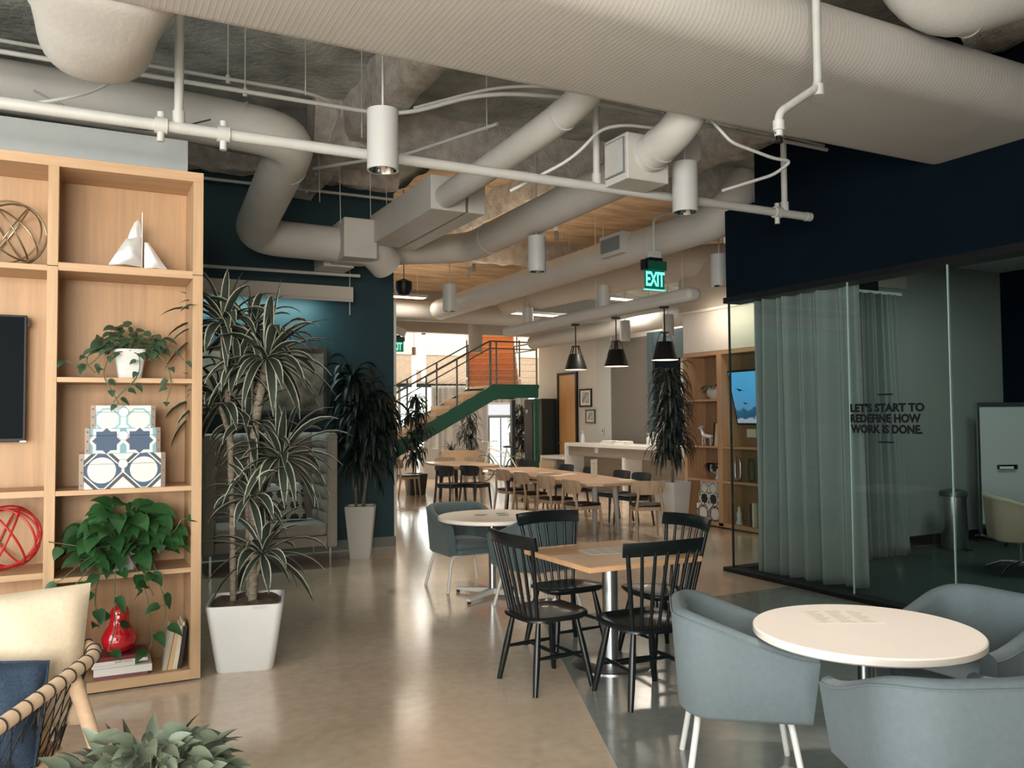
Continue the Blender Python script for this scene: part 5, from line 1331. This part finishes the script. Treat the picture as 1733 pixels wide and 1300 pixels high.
# dark dracaena by the far bookcase, in a tall white planter
dark_dracaena('very dark drooping dracaena in a tall white planter beside the far bookcase', (7.78, 9.92, 0), .2, .68, .30, .40,
              [(-.03, 0, 2.22), (0, 0, 1.95), (.05, .03, 1.7), (-.05, 0, 1.5), (.03, -.03, 1.3), (-.04, .04, 1.15)], [[(0, 0, .6), (.01, .01, 1.2), (-.03, 0, 2.2)], [(.05, .02, .6), (.05, .03, 1.1), (.05, .03, 1.68)]],
              12, WHITEPLAST, .48, .034, .5, n=58)

# door, prints and cabinet on the right-hand far wall
WX = 10.5
f = MB(); f.box(WX - .05, WX + .02, 16.86, 16.93, 0, 2.70); f.box(WX - .05, WX + .02, 17.70, 17.77, 0, 2.70); f.box(WX - .05, WX + .02, 16.93, 17.70, 2.64, 2.70)
d = struct('door_1', MB().box(WX - .03, WX, 16.93, 17.70, 0, 2.64), wood('honey_door', (.62, .33, .12), .85, .35))
f.build('door_frame', BLACK, d); MB().cyl((WX - .09, 17.62, 1.0), (WX - .03, 17.62, 1.0), .02, n=12).build('door_handle', STEEL, d)
def print_(label, y0, y1, z0, z1, fm, seed):
    t = thing('framed_print', label, 'picture', (WX - .012, (y0 + y1) / 2, (z0 + z1) / 2), group='framed prints beside the wood door'); w, h = (y1 - y0) / 2, (z1 - z0) / 2; k = .035
    f = MB(); f.box(-.02, .012, -w, w, h - k, h); f.box(-.02, .012, -w, w, -h, -h + k); f.box(-.02, .012, -w, -w + k, -h + k, h - k); f.box(-.02, .012, w - k, w, -h + k, h - k); f.build('frame', fm, t)
    MB().box(-.004, .01, -w + k, w - k, -h + k, h - k).build('mat_board', PAPER, t)
    MB().box(-.006, -.004, -w * .55, w * .55, -h * .55, h * .6).build('drawing', mat('pencil_print_%d' % seed, (.40, .40, .39), .8, var=.6, vscale=5 + seed), t)
print_('larger black-framed print beside the wood door', 16.26, 16.78, 1.86, 2.28, BLACK, 1)
print_('smaller dark-framed print hanging below the larger one', 16.12, 16.52, 1.48, 1.80, STEELD, 3)
t = thing('light_switch', 'small grey switch on the pale pilaster above the counter', 'switch', (WX - .075, 15.72, 1.32)); MB().box(-.012, .012, -.04, .04, -.07, .07).build('plate', STEEL, t); MB().box(-.016, -.012, -.012, .012, -.03, .03).build('rocker', BLACK, t)
t = thing('tall_cabinet', 'tall black cabinet between the stair column and the wood door', 'cabinet', (WX - .45, 18.28, 0))
MB().box(0, .43, -.45, .45, .02, 2.08).build('body', mat('black_cabinet', (.006, .014, .016), .45), t, bevel=.005)
MB().cyl((-.01, .30, 1.78), (0, .30, 1.78), .05, n=20).build('badge', PAPER, t); MB().box(-.012, 0, -.004, .004, .1, 2.0).build('door_gap', BLACK, t)

# ================================================================== STAIRCASE
t = thing('staircase', 'green steel staircase with wood treads, orange risers and steel railings', 'staircase', (8.56, 17.60, 0))
LZ, LL, NS = 2.39, 4.40, 14                                   # landing height, run of the lower flight, risers
RISE, RUN, LW = LZ / NS, LL / (NS - 1), 1.277
SWAP = Matrix(((1, 0, 0, 0), (0, 0, 1, 0), (0, 1, 0, 0), (0, 0, 0, 1))); SWAPY = Matrix(((0, 0, 1, 0), (1, 0, 0, 0), (0, 1, 0, 0), (0, 0, 0, 1)))
def stringer(y0, y1):
    poly = [(-LL + .02, 0), (0, LZ - .03), (.06, LZ + .02), (LW, LZ + .02), (LW, LZ - .30), (.34, LZ - .30), (.08, LZ - .36), (-LL + .66, 0)]
    return MB().prism(poly, y0, y1, SWAP)
stringer(0, .06).build('stringer', GREEN, t); stringer(1.22, 1.28).build('stringer', GREEN, t)
TREAD = wood('pale_tread', (.66, .50, .34), .9, .45, axis=1); RISER = wood('tan_riser', (.55, .36, .21), .88, .5, axis=1)
for i in range(NS - 1):
    x = -LL + RUN * i; z = RISE * (i + 1)
    MB().box(x, x + RUN + .02, .06, 1.22, z - .035, z + .04).build('tread', TREAD, t); MB().box(x, x + .02, .06, 1.22, z - RISE, z - .035).build('riser', RISER, t)
MB().prism([(0, .06), (LW, .06), (LW + .22, 1.32), (.20, 1.86), (0, 1.28)], LZ - .06, LZ).build('landing', TREAD, t)
UM = Matrix.Translation((.27, 1.84, 0)) @ Matrix.Rotation(math.radians(-24.5), 4, 'Z')      # the upper flight turns off the landing at an angle
def up(mb): mb.v = [tuple(UM @ Vector(p)) for p in mb.v]; return mb
for y in (0, 1.20): MB().box(LW - .10, LW, y, y + .08, 0, LZ - .32).build('column', GREEN if y == 0 else STEELD, t)
UX0, UX1 = 0, 1.27
for i in range(14):
    y = .28 * i; z = LZ + RISE * (i + 1)
    up(MB().box(UX0, UX1, y, y + .02, z - RISE, z - .03)).build('upper_riser', ORANGE, t); up(MB().box(UX0, UX1, y - .015, y + .295, z - .03, z)).build('upper_tread', mat('orange_tread_nose', (.58, .27, .10), .4), t)
for x in (UX0 - .04, UX1 + .04):
    up(MB().prism([(0, LZ - .04), (0, LZ + .22), (3.92, LZ + 2.62), (3.92, LZ + 2.3)], x - .025, x + .025, SWAPY)).build('upper_stringer', WHITEP, t)
    for y in (.1, 1.3, 2.5): up(MB().cyl((x, y, LZ + .1 + y * .61), (x, y, LZ + 1.15 + y * .61), .02, n=8)).build('post', STEELD, t)
    up(MB().cyl((x, .05, LZ + 1.05), (x, 3.9, LZ + 3.45), .018, n=8)).build('upper_handrail', STEELD, t)
def rail_line(a, c, posts, y):
    for h, r, nm in ((1.03, .018, 'handrail'), (.86, .014, 'mid_rail')): MB().cyl((a[0], y, a[1] + h), (c[0], y, c[1] + h), r, n=10).build(nm, STEELD, t, smooth=True)
    w = MB()
    for h in (.18, .34, .50, .66): w.cyl((a[0], y, a[1] + h), (c[0], y, c[1] + h), .003, n=5)
    w.build('cables', STEEL, t)
    for q in posts:
        z = a[1] + (c[1] - a[1]) * q; x = a[0] + (c[0] - a[0]) * q; MB().cyl((x, y, z - .05), (x, y, z + 1.03), .021, n=10).build('post', STEELD, t, smooth=True)
for y in (.03, 1.25): rail_line((-LL + .2, .14), (0, LZ), (0, .2, .4, .62, .8, 1), y)
rail_line((.02, LZ), (LW - .03, LZ), (0, .12, 1), .03)
for h, r in ((1.03, .018), (.86, .014)): MB().cyl((LW - .03, .03, LZ + h), (LW - .03, 1.2, LZ + h), r, n=8).build('handrail', STEELD, t)
MB().cyl((LW - .03, 1.2, LZ), (LW - .03, 1.2, LZ + 1.03), .021, n=8).build('post', STEELD, t)
# column over the stair
struct('trim_column', MB().cyl((8.55, 18.4, 3.2), (8.55, 18.4, 4.8), .17, n=24), mat('beige_beam', (.50, .46, .41), .7), smooth=True)

# glowing tube pendants in the atrium
TUBE = mat('tube_glow', (1, 1, .95), .4, emit=(1, .96, .88), estr=6)
def tubelamp(loc, L, label):
    t = thing('tube_pendant', label, 'pendant lamp', loc, group='glowing tube pendants in the atrium')
    MB().cyl((0, 0, 0), (0, 0, L), .055, n=18).build('tube', TUBE, t, smooth=True); MB().cyl((0, 0, L), (0, 0, L + .22), .057, n=18).build('cap', mat('bronze_cap', (.16, .12, .08), .5), t, smooth=True)
    MB().cyl((0, 0, L + .22), (0, 0, 9 - loc[2]), .005, n=6).build('cable', STEELD, t)
tubelamp((7.84, 20.7, 2.27), 1.0, 'lowest glowing tube pendant, hanging nearest the navy wall'); tubelamp((8.05, 20.55, 2.6), 1.2, 'glowing tube pendant in the middle of the three'); tubelamp((8.25, 21.4, 2.95), 1.2, 'highest glowing tube pendant')

# ================================================================== THINGS UNDER AND AROUND THE STAIRS
dark_dracaena('tall dark plant in front of the lower stair flight', (6.45, 16.95, 0), 0, .45, .32, .40, [(0, 0, 2.0), (.08, .05, 1.75), (-.12, 0, 1.65), (.1, -.05, 1.4), (-.08, 0, 1.2), (.04, .05, 1.0), (-.05, -.02, .8)],
              [[(0, 0, .4), (.02, 0, 1.2), (0, 0, 1.98)], [(-.05, 0, .4), (-.1, 0, 1.1), (-.12, 0, 1.63)]], 41, DARKW, .36, .05, .45, n=36)
dark_dracaena('dark plant standing behind the bicycle under the stair landing', (10.68, 20.1, 0), 0, .5, .32, .40, [(0, 0, 1.85), (.1, .05, 1.6), (-.1, 0, 1.5), (.1, -.05, 1.3), (-.08, 0, 1.1), (.05, 0, .9)],
              [[(0, 0, .4), (.02, 0, 1.1), (0, 0, 1.83)], [(-.05, 0, .4), (-.08, 0, 1.0), (-.1, 0, 1.48)]], 43, DARKW, .38, .05, .45, n=36)
dark_dracaena('dim plant against the grey curtain behind the stairs', (9.95, 21.95, 0), 0, .5, .32, .40, [(0, 0, 1.7), (.1, .05, 1.4), (-.1, 0, 1.2), (.05, -.05, 1.0)],
              [[(0, 0, .4), (.02, 0, 1.1), (0, 0, 1.68)]], 45, DARKW, .5, .05, .5, n=30)
t = thing('planter_bowl', 'wide shallow cream planter bowl of grassy plants behind the stairs', 'planter', (9.25, 20.8, 0), -.5)
MB().lathe([(0, .38), (.30, .38), (.50, .50), (.58, .76), (.55, .76), (.50, .66)], n=40, sx=1, sy=.6).build('bowl', mat('cream_bowl', (.60, .48, .35), .5), t, smooth=True)
MB().box(-.25, .25, -.15, .15, 0, .38).build('stand', WHITEM, t)
rnd = random.Random(77)
for x in (-.28, .26):
    b = MB(); crown(b, (x, 0, .69), 60, .45, .022, .1, 1.4, .2, rnd); b.build('grass_tuft', LEAFD, t, smooth=True, angle=180)
t = thing('bicycle', 'silver bicycle parked behind the long table under the landing', 'bicycle', (9.5, 19.0, 0), math.radians(118))
def wheel(x):
    w = MB().tube([(x + .33 * math.cos(a), 0, .34 + .33 * math.sin(a)) for a in [2 * PI * k / 40 for k in range(40)]], .017, 8, closed=True).build('wheel', STEELD, t, smooth=True)
    s = MB()
    for k in range(14): a = 2 * PI * k / 14; s.cyl((x, 0, .34), (x + .32 * math.cos(a), 0, .34 + .32 * math.sin(a)), .003, n=5)
    s.build('spokes', STEEL, w); MB().cyl((x, -.04, .34), (x, .04, .34), .02, n=10).build('hub', STEEL, w)
wheel(-.52); wheel(.52)
fr = MB()
for a, c in (((-.52, 0, .34), (-.08, 0, .30)), ((-.08, 0, .30), (-.2, 0, .86)), ((-.2, 0, .80), (-.52, 0, .34)), ((-.08, 0, .30), (.38, 0, .78)), ((-.18, 0, .72), (.36, 0, .86)), ((.34, 0, .98), (.40, 0, .70)), ((.40, 0, .70), (.52, 0, .34))): fr.cyl(a, c, .017, n=10)
fr.build('frame', SILVER, t, smooth=True)
MB().tube([(.30, -.30, 1.02), (.40, -.22, 1.03), (.36, 0, 1.0), (.40, .22, 1.03), (.30, .30, 1.02)], .013, 8).build('handlebar', STEEL, t, smooth=True)
MB().lathe([(0, 0), (.05, 0), (.07, .03), (.03, .05), (0, .05)], (-.22, 0, .87), n=16, sx=2).build('saddle', BLACK, t, smooth=True)
MB().tube([(-.08 + .09 * math.cos(a), .03, .30 + .09 * math.sin(a)) for a in [2 * PI * k / 20 for k in range(20)]], .008, 6, closed=True).build('chainring', STEEL, t)
for s in (-1, 1): MB().bar((-.08, s * .05, .30), (-.08 + s * .12, s * .06, .30 - s * .1), .02, .02).build('crank', STEEL, t)
t = thing('drinks_cooler', 'glass-door drinks cooler glowing white under the stair landing', 'cooler', (10.9, 21.8, 0), -.46)
MB().box(-.36, .36, -.33, .33, 0, 2.05).build('body', WHITEM, t, bevel=.02)
MB().box(-.31, .31, -.335, -.33, .25, 1.62).build('lit_interior', mat('cooler_light', (.75, .8, .8), .4, emit=(.85, 1, 1), estr=.7), t)
for z in (.5, .8, 1.1, 1.38): MB().box(-.30, .30, -.36, -.336, z, z + .015).build('shelf', STEEL, t)
b = MB(); b.box(-.34, -.30, -.375, -.34, .22, 1.66); b.box(.30, .34, -.375, -.34, .22, 1.66); b.box(-.30, .30, -.375, -.34, 1.62, 1.66); b.box(-.30, .30, -.375, -.34, .22, .26); b.box(.0, .03, -.375, -.34, .26, 1.62)
b.build('door_frame', STEELD, t); MB().cyl((.27, -.40, .8), (.27, -.40, 1.2), .012, n=8).build('handle', STEELD, t)
MB().box(-.33, .33, -.345, -.332, 1.70, 2.0).build('header_sign', mat('cooler_header', (.6, .65, .7), .4, emit=(.8, .9, 1), estr=.6), t)
t = thing('black_rack', 'black open shelving with small items under the stair landing', 'shelf', (11.05, 20.75, 0), math.radians(63))
for y in (-.3, .3): MB().box(-.03, .25, y - .02, y + .02, 0, 2.0).build('upright', BLACK, t)
for z in (.25, .65, 1.05, 1.45, 1.85): MB().box(-.03, .25, -.28, .28, z, z + .03).build('shelf', BLACK, t)
for i, (y, z, h) in enumerate(((-.15, .28, .12), (.1, .68, .1), (-.1, 1.08, .16), (.12, 1.48, .13), (-.05, 1.48, .2))):
    o = tag(MB().box(0, .12, y - .07, y + .07, .0005, h - .03).build('small_carton', (PAPER, CT)[i % 2]), 'small pale carton on the black shelving under the landing', 'box', 'cartons on the black shelving')
    o.location = (11.05, 20.75, z); o.rotation_euler = (0, 0, math.radians(63))
curtain('curtain', 'pale grey curtain hanging behind the bicycle and stairs', ((9.5, 23.6), (12.4, 22.8)), ((9.5, 23.6), (12.4, 22.8)), .02, 2.6, 16, .06, .05, mat('far_grey_curtain', (.36, .36, .35), .9), 8, 'y')
t = thing('coffee_machine', 'white boxy machine behind the far table', 'machine', (7.80, 21.3, 0), -.4)
MB().box(-.28, .28, -.25, .25, 0, .85).build('cabinet', WHITEM, t, bevel=.01); MB().box(-.2, .2, -.2, .2, .852, 1.14).build('machine_body', STEEL, t, bevel=.02); MB().box(-.22, .22, -.22, .22, 1.14, 1.17).build('top', BLACK, t)
t = thing('drink_dispenser', 'white cylindrical dispenser beside the boxy machine', 'dispenser', (8.50, 21.35, 0))
MB().box(-.2, .2, -.2, .2, 0, .80).build('stand', WHITEM, t); MB().lathe([(0, .80), (.13, .80), (.14, .82), (.14, 1.12), (.10, 1.16), (0, 1.17)], n=24).build('tank', WHITEM, t, smooth=True); MB().bar((-.02, -.14, .86), (-.02, -.2, .86), .02, .02).build('tap', STEEL, t)

# ================================================================== LIGHT
def area(name, loc, rot, sx, sy, W, col, spread=None):
    l = bpy.data.lights.new(name, 'AREA'); l.shape = 'RECTANGLE'; l.size = sx; l.size_y = sy; l.energy = W; l.color = col
    if spread: l.spread = spread
    o = bpy.data.objects.new(name, l); COL.objects.link(o); o.location = loc; o.rotation_euler = rot; return o
def point(name, loc, W, col, r=.06):
    l = bpy.data.lights.new(name, 'POINT'); l.energy = W; l.color = col; l.shadow_soft_size = r
    o = bpy.data.objects.new(name, l); COL.objects.link(o); o.location = loc; return o
def spot(name, loc, W, col, ang, blend=.5, rot=(0, 0, 0), r=.05):
    l = bpy.data.lights.new(name, 'SPOT'); l.energy = W; l.color = col; l.spot_size = math.radians(ang); l.spot_blend = blend; l.shadow_soft_size = r
    o = bpy.data.objects.new(name, l); COL.objects.link(o); o.location = loc; o.rotation_euler = rot; return o
DAY = (.78, .96, 1.0); WARM = (1, .80, .60)
for i, (a0, a1) in enumerate(BACKOPEN[:2]):      # daylight entering the windows of the near wall
    area('daylight_back_window', ((a0 + a1) / 2, -3.7, 2.05), (math.radians(84), 0, 0), a1 - a0, 3.0, (480, 420)[i], (1, .91, .80))
for i, (a0, a1) in enumerate(LEFTOPEN):
    area('daylight_left_window', (-5.7, (a0 + a1) / 2, 2.05), (math.radians(84), 0, math.radians(-90)), a1 - a0, 3.0, (110, 140, 125)[i], (.86, .96, 1))
area('atrium_skylight', (11, 22.5, 8.9), (0, 0, 0), 10, 6, 1350, (1, .86, .72))
area('atrium_window_daylight', (11.6, 25.8, 1.5), (math.radians(-90), 0, 0), 5, 2.4, 330, (.95, 1, .97))
for y in (8.78, 9.89, 10.98): point('pendant_bulb', (6.8, y, 2.46), 16, WARM, .04)
area('lounge_linear_lamp', (1.55, 10.08, 3.08), (math.radians(18), 0, 0), 2.2, .06, 24, (.72, 1, .93))
for x, y, z in ((4.42, 7.92, 3.24), (7.02, 10.52, 3.24), (7.18, 13.22, 3.24), (9.12, 12.97, 3.08), (9.3, 11.9, 3.08)): spot('downlight_beam', (x, y, z), 120, (1, .86, .70), 85, .7)
for y in (7.7, 9.2): area('bulkhead_wash', (8.0, y, 3.1), (0, math.radians(-60), 0), .3, 1.0, 4.5, (1, .84, .66))
spot('near_table_fill', (3.0, 2.52, 3.2), 150, (1, .88, .78), 34, .5, r=.09)  # added spot with no downlight at its place, brightens the near round table
area('panel_light_glow', (8.1, 14.2, 3.58), (0, 0, .1), 1.5, .2, 38, (1, .88, .74))
area('panel_light_glow', (9.6, 13.4, 3.86), (0, 0, .1), 1.3, .2, 38, (1, .88, .74))
area('panel_light_glow', (5.42, 15.0, 3.90), (0, 0, 0), 1.0, .2, 12, (1, .88, .74))
area('meeting_room_fill', (8.6, 4.6, 3.5), (0, 0, 0), 1.2, 1.2, 34, (.80, 1, .93))  # added area light with no fixture, lightens the meeting room walls
area('far_deck_fill', (5.4, 12.6, 4.06), (PI, 0, 0), 2.6, 8, 40, (1, .74, .50))  # area light with no fixture, added to warm the far deck
w = bpy.data.worlds.new('sky'); scene.world = w; w.use_nodes = True
w.node_tree.nodes['Background'].inputs[0].default_value = (.62, .90, 1, 1); w.node_tree.nodes['Background'].inputs[1].default_value = .42

# ================================================================== CAMERA
cd = bpy.data.cameras.new('camera'); cam = bpy.data.objects.new('camera', cd); COL.objects.link(cam)
cd.sensor_fit = 'HORIZONTAL'; cd.sensor_width = 36; cd.lens = 1420.4 / 1733 * 36; cd.clip_start = .05; cd.clip_end = 100
yaw, pit, rol = .4782176, .0387638, -.0077445
F = Vector((math.sin(yaw) * math.cos(pit), math.cos(yaw) * math.cos(pit), math.sin(pit)))
R0 = Vector((math.cos(yaw), -math.sin(yaw), 0)); U0 = R0.cross(F); c, s = math.cos(rol), math.sin(rol)
R1, U1 = R0 * c + U0 * s, U0 * c - R0 * s
M = Matrix((R1, U1, -F)).transposed().to_4x4(); M.translation = (0, 0, 1.65); cam.matrix_world = M
scene.camera = cam
vs = scene.view_settings; vs.view_transform = 'Standard'; vs.look = 'None'; vs.exposure = .2; vs.gamma = 1; vs.use_curve_mapping = False
scene.cycles.max_bounces = 8; scene.cycles.diffuse_bounces = 4; scene.cycles.glossy_bounces = 4; scene.cycles.transparent_max_bounces = 16; scene.cycles.transmission_bounces = 6
scene.cycles.sample_clamp_indirect = 6; scene.cycles.caustics_reflective = False; scene.cycles.caustics_refractive = False
